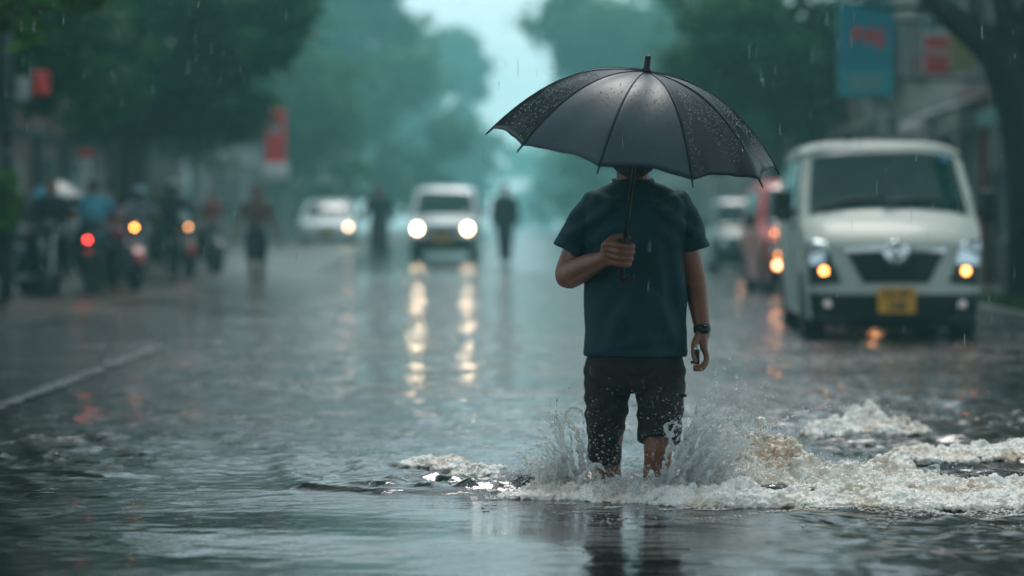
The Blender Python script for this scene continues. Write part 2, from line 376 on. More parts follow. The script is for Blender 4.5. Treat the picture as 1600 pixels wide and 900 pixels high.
tag(sheet('ground', xs, ys, lambda X, Y: road_z(Y) - 0.0 * X, M['asphalt']), kind='structure')
# left muddy verge, rising just above the flood
vy = np.concatenate([np.arange(-20, 120, 1.0), [150, 250, 490]]); vx = np.array([-40, -12, -9, -7.5, -6.5, -5.8, -5.2, -4.9, -4.6, -4.3, -4.0])
def verge(X, Y):
    e = -4.75 + 0.25 * np.sin(Y * 0.35) + 0.15 * np.sin(Y * 1.1 + 1) - 1.6 * np.clip((26 - Y) / 8, 0, 1)
    return np.maximum(road_z(Y) + 0.06, 0) * 1.0 + 0.03 * np.clip((e - X) / 0.5, -6, 1.5) + 0.012 * np.sin(X * 3 + Y * 1.7)
tag(sheet('verge', vx, vy, verge, M['mud']), kind='structure')
# right pavement with a raised kerb
pv = MB()
kx = 4.78
box(pv, ((kx + 0.12 + 40) / 2, 220, -0.05), (40 - kx - 0.12, 500, 0.34), 0)
tag(obj('pavement', pv, M['paving'], smooth=False), kind='structure')
kb = MB()
for i in range(190):
    y = -20 + i * 1.2; box(kb, (kx + 0.06, y + 0.59, -0.047), (0.118, 1.18, 0.35), 0.012)
tag(obj('kerb', kb, M['kerb'], smooth=False), kind='structure')

# water: one sheet, finely meshed where the man wades
def graded(a, b, fa, fb, fine, ratio=1.18, maxs=2.0):
    core = list(np.arange(fa, fb, fine)); lo = []; s = fine; x = fa
    while x > a: s = min(s * ratio, maxs); x -= s; lo.append(x)
    hi = []; s = fine; x = core[-1]
    while x < b: s = min(s * ratio, maxs); x += s; hi.append(x)
    return np.array(lo[::-1] + core + hi)
WX = graded(-14, 4.6, -2.4, 2.6, 0.014, 1.12, 0.3); WX = WX[WX < kx]; WX = np.append(WX, kx)
WY = graded(-20, 52, 6.2, 11.5, 0.014, 1.05, 0.25); WY = WY[WY > -22]
X, Y = np.meshgrid(WX, WY)
MX, MD = GX(992, 8.6), 8.6                    # where the man stands
RIDGE = np.array([(-1.15, 11.2), (-.98, 10.2), (-.90, 9.6), (-.84, 9.1), (-.72, 8.66), (-.45, 8.52), (-.1, 8.46), (.2, 8.40), (.8, 8.22), (1.6, 8.05), (2.4, 8.1), (3.4, 8.3)])
def ridge_dist(X, Y):
    best = np.full(X.shape, 9.0); sign = np.ones(X.shape); along = np.zeros(X.shape)
    for i in range(len(RIDGE) - 1):
        a, b = RIDGE[i], RIDGE[i + 1]; d = b - a; L = np.hypot(*d)
        t = np.clip(((X - a[0]) * d[0] + (Y - a[1]) * d[1]) / L ** 2, 0, 1)
        qx = X - a[0] - t * d[0]; qy = Y - a[1] - t * d[1]; dist = np.hypot(qx, qy)
        s = np.sign(d[0] * (Y - a[1]) - d[1] * (X - a[0])); m = dist < best
        best = np.where(m, dist, best); sign = np.where(m, s, sign); along = np.where(m, i + t, along)
    return best * sign, along
def water_h(X, Y):
    h = np.zeros(X.shape); rg = np.random.default_rng(3)
    p = np.stack([X.ravel(), Y.ravel(), np.zeros(X.size)], -1)
    patch = (0.55 + 0.45 * vnoise(p * [0.55, 0.4, 1], 5)).reshape(X.shape)
    side = (0.45 + 0.75 * np.clip((np.abs(X + 0.1) - 0.5) / 1.2, 0, 1)) * np.where(X < -.5, .62, 1.0) * (1 - .75 * np.clip((-2.1 - X) / .4, 0, 1))
    for i in range(46):
        lam = 0.07 * (1.075 ** i); th = rg.normal(PI / 2, 0.75); k = 2 * PI / lam
        A = 0.0075 * lam * min(1, (.22 / lam) ** .8) * rg.uniform(0.5, 1.2) * 1.15
        h += A * np.sin(k * (X * math.cos(th) + Y * math.sin(th)) + rg.uniform(0, 6.28) + 0.8 * patch * 3)
    h *= patch * side * 1.25
    r = np.hypot(X - MX, Y - MD)
    # long swells, and rings of chop around the wader
    h += 0.006 * np.sin(2 * PI * (Y + 0.25 * X) / 1.15 + 1.2 * np.sin(X * 0.9)) * np.clip(1.4 - r / 6, 0, 1)
    s, al = ridge_dist(X, Y)
    fade = np.clip(al / 2.0, 0, 1)
    amp = 0.05 + 0.02 * vnoise(np.stack([al.ravel() * 3, np.zeros(X.size), np.zeros(X.size)], -1), 9).reshape(X.shape)
    amp = amp * np.interp(al, [0, 1, 2.5, 3.5, 6, 8, 11], [0, .1, .25, .5, .4, 0, 0])
    front = np.exp(-(np.minimum(s, 0) / 0.05) ** 2) * np.exp(-(np.maximum(s, 0) / 0.16) ** 2)
    h += amp * fade * front
    turb = np.clip(s / 0.05, 0, 1) * np.exp(-np.maximum(s - 0.5, 0) / 0.55) * fade
    b = fbm(p * [7, 8, 1], 4, 21).reshape(X.shape)
    near = np.exp(-(np.maximum(r - 0.25, 0) / 0.7) ** 2) + 0.55 * np.clip((X - MX) / 1.0, 0, 1) * np.exp(-np.maximum(X - 2.6, 0))
    h += turb * (0.008 + 0.03 * near) * (b + 0.35)
    h *= np.clip((52 - Y) / 20, 0.15, 1)
    return h
H = water_h(X, Y); n, m = X.shape; idx = np.arange(n * m).reshape(n, m)
f = np.stack([idx[:-1, :-1], idx[:-1, 1:], idx[1:, 1:], idx[1:, :-1]], -1).reshape(-1, 4)
tag(obj('flood_water', np_mesh('flood_water', np.stack([X, Y, H], -1).reshape(-1, 3), f), M['water']), kind='structure')
# painted edge line showing through where the road nears the surface
ln = MB(); rg = random.Random(4); y = 6.0; pts = []
while y < 19:
    pts.append((y, -2.62 - 0.012 * (y - 9) + rg.uniform(-.006, .006), 0.06 + rg.uniform(-.03, .012))); y += 0.11
for (y0, x0, w0), (y1, x1, w1) in zip(pts[:-1], pts[1:]):
    if rg.random() < .16: continue
    ln.add([(x0 - w0, y0, .012), (x0 + w0, y0, .012), (x1 + w1, y1, .012), (x1 - w1, y1, .012)], [(0, 1, 2, 3)])
tag(obj('road_line', ln, M['line']), kind='structure')

# ------------------------------------------------------------------ trees
def leaf_cloud(clumps, n, leaf, seed):
    rg = np.random.default_rng(seed); cs = np.array(clumps, float)
    wgt = (cs[:, 3] * cs[:, 4] * cs[:, 5]) ** (2 / 3); wgt /= wgt.sum()
    subs = []
    for c, k in zip(cs, np.maximum(8, (wgt * 160).astype(int))):
        d = rg.normal(size=(k, 3)); d /= np.linalg.norm(d, axis=1)[:, None]
        r = rg.uniform(0.45, 1.02, (k, 1)); ctr = c[:3] + d * r * c[3:6]
        rad = rg.uniform(0.16, 0.36, (k, 1)) * c[3:6].min()
        subs.append(np.hstack([ctr, rad]))
    subs = np.vstack(subs); sw = subs[:, 3] ** 1.7; sw /= sw.sum()
    pick = rg.choice(len(subs), n, p=sw)
    d = rg.normal(size=(n, 3)); d /= np.linalg.norm(d, axis=1)[:, None]
    pos = subs[pick, :3] + d * subs[pick, 3:4] * np.where(rg.random((n, 1)) < .16, rg.uniform(1.0, 1.75, (n, 1)), rg.uniform(0.2, 1.0, (n, 1)) ** 0.6) * np.array([1.15, 1.15, 0.8])
    a = rg.normal(size=(n, 3)); a[:, 2] *= 0.5; a /= np.linalg.norm(a, axis=1)[:, None]
    up = rg.normal(size=(n, 3)) * 0.7 + [0, 0, 1]; b = np.cross(up, a); b /= np.linalg.norm(b, axis=1)[:, None] + 1e-9
    s = leaf * rg.uniform(0.55, 1.35, (n, 1))
    v = np.stack([pos - a * s, pos + b * s * 0.42, pos + a * s, pos - b * s * 0.42], 1).reshape(-1, 3)
    return np_mesh('crown', v, np.arange(n * 4).reshape(n, 4), False)
def tree(name, label, x, y, clumps, nleaf, leaf, mat, seed, trunk_r=0.18, group=None, z0=None, bark='bark_far', lean=0.0):
    z0 = gz(y) + 0.0 if z0 is None else z0
    t = thing(name, label, 'tree', (x, y, z0), 0, group)
    rel = [(c[0] - x, c[1] - y, c[2] - z0, c[3], c[4], c[5]) for c in clumps]
    top = max(rel, key=lambda c: c[2]); rg = random.Random(seed); mb = MB()
    fork = (lean * 0.5, 0, max(0.9, min(c[2] - c[5] * 0.4 for c in rel)))
    tube(mb, [(0, 0, -0.5), (0.02, 0, 0.05), (0.03 + lean * .2, 0, fork[2] * .5), fork], [trunk_r * 1.5, trunk_r * 1.15, trunk_r * .95, trunk_r * .85], 10)
    for c in rel:
        for k in range(3):
            e = (c[0] + rg.uniform(-.6, .6) * c[3], c[1] + rg.uniform(-.6, .6) * c[4], c[2] + rg.uniform(-.2, .6) * c[5])
            mid = tuple(fork[i] * .5 + e[i] * .5 + rg.uniform(-.15, .15) for i in range(3))
            tube(mb, [fork, mid, e], [trunk_r * .6, trunk_r * .38, trunk_r * .1], 7)
    obj('trunk', mb, M[bark], t); obj('crown', leaf_cloud(rel, nleaf, leaf, seed), M[mat], t); TREES.append(t)
    return t
TREES = [None]
ST = 'street trees along the flooded road'
tree('street_tree', 'nearest left tree with bright green leaf tips hanging into the top left corner', -5.5, 22.5,
     [(-4.55, 22, 4.15, 1.1, 1.5, 1.2), (-5.3, 22.5, 4.4, 1.3, 1.5, 1.3), (-3.95, 21.6, 3.55, .55, .6, .55), (-4.6, 15, 4.9, 2.0, 3.5, 1.1), (-5.0, 27, 5.9, 2.2, 4, 1.2), (-6.5, 21, 5.6, 2.2, 4, 1.3), (-3.3, 19.5, 2.85, .5, .5, .3), (-4.0, 19, 2.75, .4, .4, .3), (-5.0, 20, 7.2, 2.6, 4, 1.6), (-5.2, 27, 8.2, 2.6, 4, 1.8), (-3.8, 14, 6.4, 1.8, 3, 1.2), (-4.4, 17, 8.6, 2.6, 4, 2.2), (-6, 24, 11, 3.5, 5, 2.5)], 64000, .15, 'leaf_near', 1, .16, ST)  # unseen high clumps added to shade the left side and darken its water reflection
tree('street_tree', 'dark dense tree over the parked motorcycles, behind the red and white flags', -8.0, 33,
     [(-7.1, 33, 3.9, 1.7, 2.0, 1.5), (-6.2, 34, 3.3, 1.2, 1.3, 1.0), (-8, 33, 3.2, 1.4, 1.5, 1.2)], 14000, .10, 'leaf_mid', 2, .2, ST)
tree('street_tree', 'broad dark green tree overhanging the road just left of the tall red banner', -6.5, 41,
     [(-5.9, 41, 4.3, 2.1, 2.4, 1.5), (-4.3, 40, 4.4, 1.25, 1.6, 1.0), (-6.3, 42, 2.9, 1.6, 1.5, 1.0), (-4.9, 41, 3.0, 1.3, 1.3, .8)], 20000, .11, 'leaf_mid', 3, .24, ST)
tree('street_tree', 'tall hazy green tree behind the tall red banner', -12.5, 150,
     [(-10, 150, 10, 5.5, 6, 5), (-7.2, 152, 6.2, 4.2, 5, 3.2), (-10, 150, 15, 4.5, 5, 3.5), (-13, 148, 6, 4, 4, 3), (-6.0, 153, 3.2, 2.4, 3, 2.0), (-13.5, 150, 15, 4.2, 5, 4.2), (-9.5, 150, 18.5, 4.8, 5, 3.4), (-15.5, 149, 10, 4, 5, 5)], 46000, .42, 'leaf_far', 4, .5, ST)
tree('street_tree', 'leafy tree half hidden between the banner tree and the grey building', -8.8, 57,
     [(-8.3, 57, 4.8, 2.2, 2.4, 1.9), (-7.2, 57, 3.5, 1.6, 1.6, 1.2)], 13000, .13, 'leaf_mid', 5, .24, ST)
tree('street_tree', 'hazy tree between the tall red banner and the white saloon car', -9.6, 96,
     [(-9.0, 96, 6.0, 2.8, 3, 2.6), (-8.0, 97, 3.4, 2.2, 2.4, 1.6), (-10.5, 95, 4.5, 2.4, 2.5, 2)], 16000, .18, 'leaf_far', 15, .3, ST)
tree('street_tree', 'pale misty tree left of the gap of open sky', -9.2, 258,
     [(-6.6, 260, 15, 4.3, 6, 7.5), (-8.7, 260, 9, 5, 6, 6), (-4.8, 262, 7.6, 3.4, 5, 5.2)], 16000, .65, 'leaf_far', 6, .6, ST)
tree('street_tree', 'misty tree just right of the gap of open sky, above the umbrella', 9.5, 152,
     [(6, 150, 12.5, 4.3, 5, 4), (9, 152, 8, 5.5, 5, 4.5), (11, 150, 14, 4.5, 5, 4), (5, 152, 4.3, 2.6, 3, 3)], 26000, .40, 'leaf_far', 7, .5, ST)
tree('street_tree', 'dark green tree between the umbrella and the teal signboard', 5.7, 46,
     [(4.5, 45, 4.6, 1.7, 2, 1.3), (5.7, 46, 3.7, 1.5, 1.5, 1.2), (3.7, 45, 3.6, 1.0, 1.1, .85), (6.6, 46, 4.6, 1.4, 1.5, 1.2)], 18000, .115, 'leaf_mid', 8, .24, ST)
tree('street_tree', 'tree further back behind the dark teal parked car', 6.6, 60,
     [(6, 60, 4.6, 2.0, 2.2, 1.8), (5.2, 60, 3.3, 1.5, 1.5, 1.1)], 13000, .13, 'leaf_mid', 9, .24, ST)
tree('street_tree', 'faint far tree on the right behind the haze', 10.5, 250,
     [(8.6, 250, 12, 5.3, 6, 7), (6.8, 250, 6.6, 4.4, 6, 5), (4.5, 252, 3.2, 3.2, 4, 3.2), (9, 248, 3.5, 5, 5, 3.4)], 20000, .5, 'leaf_far', 10, .6, ST)
dw = [(x, 430 + (i % 3) * 14, 8 + abs(x) * .05, 7, 6, 11 + abs(x) * .06) for i, x in enumerate(range(-84, 85, 7))]
tag(obj('distant_wood', leaf_cloud(dw, 36000, .75, 30), M['leaf_far']), kind='stuff')
# unseen trees added behind and beside the camera to shade the near scene
for (bx, by, bz, src_i, rot) in [(-5.2, -4, 0, 2, .4), (5.6, -6, 0, 3, 2.2), (-4.6, -13, 0, 3, 1.2), (4.4, -15, 0, 4, 3.9), (-.5, -21, 0, 4, 5.1), (6.4, 6, .1, 3, 4.4), (-6.6, 8, .0, 3, .9), (-5.4, -21, 0, 4, .2), (5.6, -22, 0, 4, 2.9)]:
    src = TREES[src_i]
    copy_tree(src, (bx, by, bz), rot, 'unseen tree copy added behind or beside the camera to shade the near street')
# dark forked trunk by the van, hand-shaped
t = thing('street_tree', 'nearest right tree with a black leaning forked trunk beside the van', 'tree', (5.32, 25, .12), 0, ST)
mb = MB(); q = lambda px, py, d=25: tuple(P(px, py, d) - Vector((5.32, 25, .12)))
tube(mb, [q(1606, 500), q(1606, 478), q(1606, 400), q(1603, 300), q(1596, 200), q(1574, 110), q(1558, 70)], [.34, .26, .215, .21, .22, .24, .23], 14)
tube(mb, [q(1566, 95), q(1532, 62), q(1490, 30), q(1448, -8), q(1400, -60), q(1340, -130)], [.2, .17, .135, .11, .085, .05], 12)
tube(mb, [q(1572, 110), q(1575, 60), q(1568, 10), q(1552, -40), q(1520, -150)], [.2, .15, .11, .09, .05], 12)
tube(mb, [q(1585, 120), q(1612, 40), q(1640, -40), q(1660, -150)], [.22, .19, .15, .08], 12)
tube(mb, [q(1535, 65), q(1524, 20), q(1530, -30)], [.07, .045, .02], 8)
tube(mb, [q(1490, 30), q(1440, 12), q(1385, 14), q(1330, 6)], [.05, .03, .02, .01], 8)
obj('trunk', mb, M['bark'], t)
rel = [(x - 5.32, y - 25, z - .12, a, b, c) for x, y, z, a, b, c in [(3.9, 25, 4.35, 1.0, 1.2, .75), (5.2, 25.5, 4.9, 1.4, 1.5, .9), (6.3, 25, 4.6, 1.2, 1.4, .9), (3.35, 24.8, 3.72, .55, .6, .42), (4.6, 18, 5.0, 2.3, 4, 1.1), (4.9, 12, 4.7, 2.2, 3, 1.0), (4.4, 29, 6.2, 2.2, 4, 1.2), (6.8, 21, 5.6, 2.0, 5, 1.2)]]  # last clumps, above the view, added to shade the van and near street
obj('crown', leaf_cloud(rel, 34000, .16, 12), M['leaf_near'], t)
# shrub at the left edge
sh = thing('shrub', 'bright green leafy shrub at the left edge beside the dark pole', 'shrub', (GX(2, 27), 27, .05))
mb = MB(); tube(mb, [(0, 0, -.2), (.02, 0, .4), (0, 0, .9)], [.05, .04, .03], 8)
for k in range(6): tube(mb, [(0, 0, .6), (.2 * math.cos(k), .2 * math.sin(k), .95), (.3 * math.cos(k), .3 * math.sin(k), 1.3)], [.02, .015, .006], 6)
obj('stem', mb, M['bark'], sh)
obj('foliage', leaf_cloud([(0, 0, 1.28, .24, .3, .26), (.0, 0, .98, .25, .3, .24), (-.15, .1, 1.15, .25, .3, .3)], 2600, .055, 14), M['leaf_near'], sh)
# grass tuft strip by the right kerb
rg = np.random.default_rng(5); ng = 5000
gx = rg.uniform(4.95, 6.2, ng); gy = rg.uniform(21.5, 27, ng); hh = rg.uniform(.05, .14, ng); an = rg.uniform(0, PI, ng); bx = rg.normal(0, .03, ng)
v = np.stack([np.stack([gx - .008 * np.cos(an), gy - .008 * np.sin(an), np.full(ng, .12)], -1), np.stack([gx + .008 * np.cos(an), gy + .008 * np.sin(an), np.full(ng, .12)], -1), np.stack([gx + bx, gy + bx, .12 + hh], -1)], 1).reshape(-1, 3)
tag(obj('grass', np_mesh('grass', v, np.arange(ng * 3).reshape(ng, 3), False), M['grass']), 'wet grass round the foot of the dark tree trunk', 'grass', kind='stuff')

# ------------------------------------------------------------------ buildings
def window(parent, c, wd, ht, nx, axis='x'):
    """window in a wall whose outward normal is nx along x"""
    fr = MB(); x, y, z = c
    for dy in (-1, 1): box(fr, (x + nx * .03, y + dy * wd / 2, z), (.08, .07, ht + .07), .008)
    for dz in (-1, 1): box(fr, (x + nx * .034, y, z + dz * ht / 2), (.08, wd - .07, .07), .008)
    box(fr, (x + nx * .03, y, z), (.05, .04, ht - .07), .006)
    o = obj('window', fr, M['frame'], parent, smooth=False)
    pn = MB(); box(pn, (x + nx * .012, y, z), (.02, wd - .06, ht - .06)); obj('pane', pn, M['window'], o, smooth=False)
def shop(label, x, nx, y0, y1, h, wall, trim, bays, seed):
    """a building whose street face is at local x=0 with outward normal nx"""
    b = thing('shop_building', label, 'building', (x, y0, gz(y0) + .12 if y0 > 60 else .12)); L = y1 - y0; rg = random.Random(seed)
    wl = MB(); box(wl, (-nx * 3, L / 2, h / 2), (6, L, h)); obj('wall', wl, M[wall], b, smooth=False)
    cr = MB(); box(cr, (nx * .06, L / 2, h - .12), (.3, L + .1, .26), .03); box(cr, (nx * .04, L / 2, 2.75), (.22, L - .02, .16), .03); obj('cornice', cr, M[trim], b, smooth=False)
    bw = L / bays
    for i in range(bays):
        yc = (i + .5) * bw
        pl = MB(); box(pl, (nx * .05, i * bw + .18, 1.32), (.24, .34, 2.66), .02); obj('pillar', pl, M[trim], b, smooth=False)
        if i % 3 == 1:
            d = MB(); box(d, (nx * .02, yc, 1.05), (.08, .95, 2.1), .01); box(d, (nx * .07, yc + .0, 1.5), (.03, .7, .9), .01); dd = obj('door', d, M['frame'], b, smooth=False)
            hd = MB(); box(hd, (nx * .1, yc + .36, 1.0), (.06, .04, .25), .01); obj('handle', hd, M['steel'], dd)
        else: window(b, (0, yc, 1.45), bw * .62, 1.7, nx)
        if h > 4: window(b, (0, yc, 3.9), bw * .5, 1.2, nx)
    return b
shop('brick shop with brown pillars beside the dark tree trunk', 6.9, -1, 27.5, 37, 5.6, 'brick', 'brown_wall', 4, 1)
shop('cream plastered shop behind the teal signboard', 7.0, -1, 37.05, 48, 6.2, 'plaster', 'stone', 4, 2)
shop('dark brown shop further along behind the red car', 7.2, -1, 48.05, 62, 5.0, 'brown_wall', 'dark_wall', 5, 3)
shop('hazy grey shop at the far end of the right hand row', 7.4, -1, 62.05, 95, 5.5, 'stone', 'plaster', 9, 4)
shop('dark shopfront behind the motorcycles on the left', -10.2, 1, 22, 44, 5.2, 'dark_wall', 'brown_wall', 8, 5)
shop('dim brown shopfront past the motorcycles under the trees', -10.0, 1, 44.05, 66, 5.4, 'brown_wall', 'dark_wall', 7, 6)
shop('pale grey building seen under the branches left of the tall red banner', -9.2, 1, 66.05, 92, 5.2, 'stone', 'stone', 7, 7)

shop('far grey terrace behind the white saloon car on the left', -9.4, 1, 92.05, 146, 4.6, 'stone', 'stone', 12, 8)
shop('far dim terrace on the right behind the umbrella', 8.2, -1, 95.05, 146, 4.6, 'stone', 'stone', 12, 9)

def awning(label, mat, x, y0, y1, z, out, drop):
    a = thing('awning', label, 'awning', (x, y0, z)); mb = MB(); L = y1 - y0
    mb.add([(0, 0, 0), (0, L, 0), (-out, L, -drop), (-out, 0, -drop), (0, 0, -.03), (0, L, -.03), (-out, L, -drop - .03), (-out, 0, -drop - .03)],
           [(0, 1, 2, 3), (7, 6, 5, 4), (0, 3, 7, 4), (1, 5, 6, 2), (0, 4, 5, 1)])
    obj('cover', mb, M[mat], a, smooth=False)
    vl = MB(); box(vl, (-out - .012, L / 2, -drop - .09), (.022, L, .2), .004); obj('valance', vl, M[mat], a, smooth=False)
    for yy in (.1, L - .1):
        br = MB(); tube(br, [(-.01, yy, -drop - .35), (-out + .03, yy, -drop - .06)], [.015, .015], 6, 1); obj('bracket', br, M['pole'], a)
awning('white sloping awning below the cream wall sign', 'white_awning', 6.86, 34.8, 36.8, 2.85, .95, .32)
awning('green awning with pale edge beside the dark tree trunk', 'green_awning', 6.86, 28.0, 31.2, 2.75, .85, .35)

def board_sign(label, px0, px1, py0, py1, d, mat, cat='sign', name='shop_sign', thick=.08):
    a, b = P(px0, py0, d), P(px1, py1, d); c = (a + b) / 2
    s = thing(name, label, cat, c); mb = MB(); box(mb, (0, 0, 0), (abs(b.x - a.x), thick, abs(a.z - b.z)), .015)
    obj('panel', mb, M[mat], s, smooth=False); return s, abs(b.x - a.x), abs(a.z - b.z)
s, w_, h_ = board_sign('tall teal signboard with pink lettering hanging above the van', 1310, 1396, 4, 152, 30, 'sign_teal')
lw = MB(); box(lw, (0, -.03, -h_ * .34), (w_ * .94, .05, h_ * .28), .006); obj('lower_panel', lw, M['sign_teal_low'], s, smooth=False)
text('lettering', 'BAJ', .27, M['sign_red'], s, (0.02, -.045, h_ * .14), bold=.012)
for k in range(3):
    r_ = MB(); box(r_, (-.02, -.06, -h_ * (.28 + .06 * k)), (w_ * (.72 - .1 * k), .012, .03), .003); obj('text_line', r_, M['sign_grey'], s, smooth=False)
for k in (-.3, .3):
    br = MB(); tube(br, [(w_ / 2 - .02, .02, h_ * k), (2.35, .5, h_ * k)], [.025, .025], 8, 1); obj('bracket', br, M['pole'], s)
s, w_, h_ = board_sign('square sign with red lower half and blue top above the shop awning', 1443, 1482, 25, 118, 31, 'sign_white')
r_ = MB(); box(r_, (0, -.03, -h_ * .16), (w_ * .98, .06, h_ * .62), .004); obj('red_panel', r_, M['sign_red'], s, smooth=False)
r_ = MB(); r_.add([(-w_ * .48, -.058, h_ * .24), (w_ * .48, -.058, h_ * .38), (w_ * .1, -.058, h_ * .48), (-w_ * .48, -.058, h_ * .48), (-w_ * .48, -.03, h_ * .24), (w_ * .48, -.03, h_ * .38), (w_ * .1, -.03, h_ * .48), (-w_ * .48, -.03, h_ * .48)],
                 [(0, 1, 2, 3), (4, 7, 6, 5), (0, 4, 5, 1), (1, 5, 6, 2), (2, 6, 7, 3), (3, 7, 4, 0)]); obj('blue_wedge', r_, M['sign_blue'], s, smooth=False)
text('lettering', 'TOK', .13, M['sign_white'], s, (0, -.065, -h_ * .12), bold=.006)
br = MB(); tube(br, [(w_ / 2 - .01, .02, h_ * .3), (1.48, .3, h_ * .3)], [.02, .02], 8, 1); obj('bracket', br, M['pole'], s)
s, w_, h_ = board_sign('pale upright sign with faint red marks left of the red and blue sign', 1408, 1440, 26, 128, 33, 'sign_grey')
text('lettering', 'A\nB', .12, M['sign_red'], s, (.03, -.045, -h_ * .2), bold=.004)
br = MB(); tube(br, [(w_ / 2 - .01, .02, 0), (1.35, .3, 0)], [.02, .02], 8, 1); obj('bracket', br, M['pole'], s)
s, w_, h_ = board_sign('dull yellow sign right of the red and blue sign', 1484, 1524, 56, 108, 32, 'sign_yellow')
br = MB(); tube(br, [(w_ / 2 - .01, .02, 0), (.85, .3, 0)], [.02, .02], 8, 1); obj('bracket', br, M['pole'], s)
# tall red banner on a post
s = thing('banner', 'tall red banner with white mark on a post beside the walking man', 'banner', (GX(431, 50), 50, -.02))
mb = MB(); tube(mb, [(-.25, .03, 0), (-.25, .03, 3.5)], [.03, .025], 8, 1); obj('post', mb, M['pole'], s)
sz = 50 / F
mb = MB(); grid(mb, lambda u, v: ((u - .5) * 33 * sz, .015 * math.sin(v * 7 + u * 2), CAM_H - (258 - 86 * v - HZ) * sz + .02), 6, 18)
b_ = obj('cloth', mb, M['sign_red'], s); so = b_.modifiers.new('thickness', 'SOLIDIFY'); so.thickness = .006
mb = MB(); ball(mb, (0, -.03, CAM_H - (198 - HZ) * sz), (.12, .012, .13)); obj('mark', mb, M['sign_grey'], s)
mb = MB(); box(mb, (0, 0, CAM_H - (266 - HZ) * sz), (38 * sz, .25, 26 * sz), .02); obj('white_box', mb, M['sign_white'], s)
# flags
for lab, px0, px1, py0, py1, mt in [('red flag on the left under the dark trees', 50, 78, 110, 148, 'sign_red'), ('grey white flag left of the red flag', 24, 50, 120, 158, 'sign_grey')]:
    c = P((px0 + px1) / 2, (py0 + py1) / 2, 28); s = thing('flag', lab, 'flag', c); mb = MB(); wd, hg = (px1 - px0) * 28 / F, (py1 - py0) * 28 / F
    grid(mb, lambda u, v: ((u - .5) * wd, .02 * math.sin(u * 8 + v * 3), (v - .5) * hg), 10, 8); o = obj('cloth', mb, M[mt], s); so = o.modifiers.new('thickness', 'SOLIDIFY'); so.thickness = .005
    mb = MB(); tube(mb, [(-wd / 2 - .01, 0, -hg * .5 - .2), (-wd / 2 - .01, 0, hg * .6)], [.01, .01], 6, 1); tube(mb, [(-wd / 2 - .01, 0, -hg * .3), (GX(9, 29) - c.x, 1.0, -hg * .3)], [.01, .01], 6, 1); obj('staff', mb, M['pole'], s)
s = thing('utility_pole', 'dark metal pole at the left edge behind the shrub', 'pole', (GX(10, 29), 29, .03)); mb = MB(); tube(mb, [(0, 0, -.2), (0, 0, 6.2)], [.085, .06], 12, 1); obj('shaft', mb, M['pole'], s)
mb = MB(); box(mb, (.02, -.1, 1.7), (.16, .1, .26), .02); obj('junction_box', mb, M['pole'], s)
s = thing('post_sign', 'narrow white upright sign with dark red cap on a post above the motorcycles', 'sign', (GX(134, 36), 36, .03)); sz = 36 / F
mb = MB(); tube(mb, [(0, .05, 0), (0, .05, 2.1)], [.03, .03], 8, 1); obj('post', mb, M['pole'], s)
mb = MB(); box(mb, (0, 0, CAM_H - (280 - HZ) * sz), (18 * sz, .06, 60 * sz), .01); obj('panel', mb, M['sign_white'], s, smooth=False)
mb = MB(); box(mb, (0, 0, CAM_H - (243 - HZ) * sz), (20 * sz, .07, 12 * sz), .01); obj('cap', mb, M['sign_red'], s, smooth=False)
s = thing('bollard', 'red painted post standing on the pavement beside the dark tree trunk', 'bollard', (GX(1583, 30), 30, .12)); mb = MB()
lathe(mb, [(.085, 0), (.085, .1), (.07, .12), (.068, .86), (.075, .88), (.075, .93), (.05, .98), (.01, 1.0)], 20); obj('post', mb, M['red_post'], s)
mb = MB(); lathe(mb, [(.11, 0), (.11, .04), (.09, .05)], 20); obj('base', mb, M['kerb'], s)
# pale shop boards standing against the right-hand facade
for lab, px, py0, py1, d in [('pale notice board on the brick shop wall near the dark trunk', 1557, 175, 268, 33), ('pale narrow board on the cream shop wall behind the van roof', 1380, 172, 212, 42)]:
    c = P(px, (py0 + py1) / 2, d); s = thing('notice_board', lab, 'sign', c); mb = MB(); box(mb, (0, 0, 0), (.17, .05, (py1 - py0) * d / F), .01); obj('panel', mb, M['sign_grey'], s, smooth=False)
    br = MB(); tube(br, [(.07, .02, .1), (6.92 - c.x, .3, .1)], [.015, .015], 6, 1); obj('bracket', br, M['pole'], s)

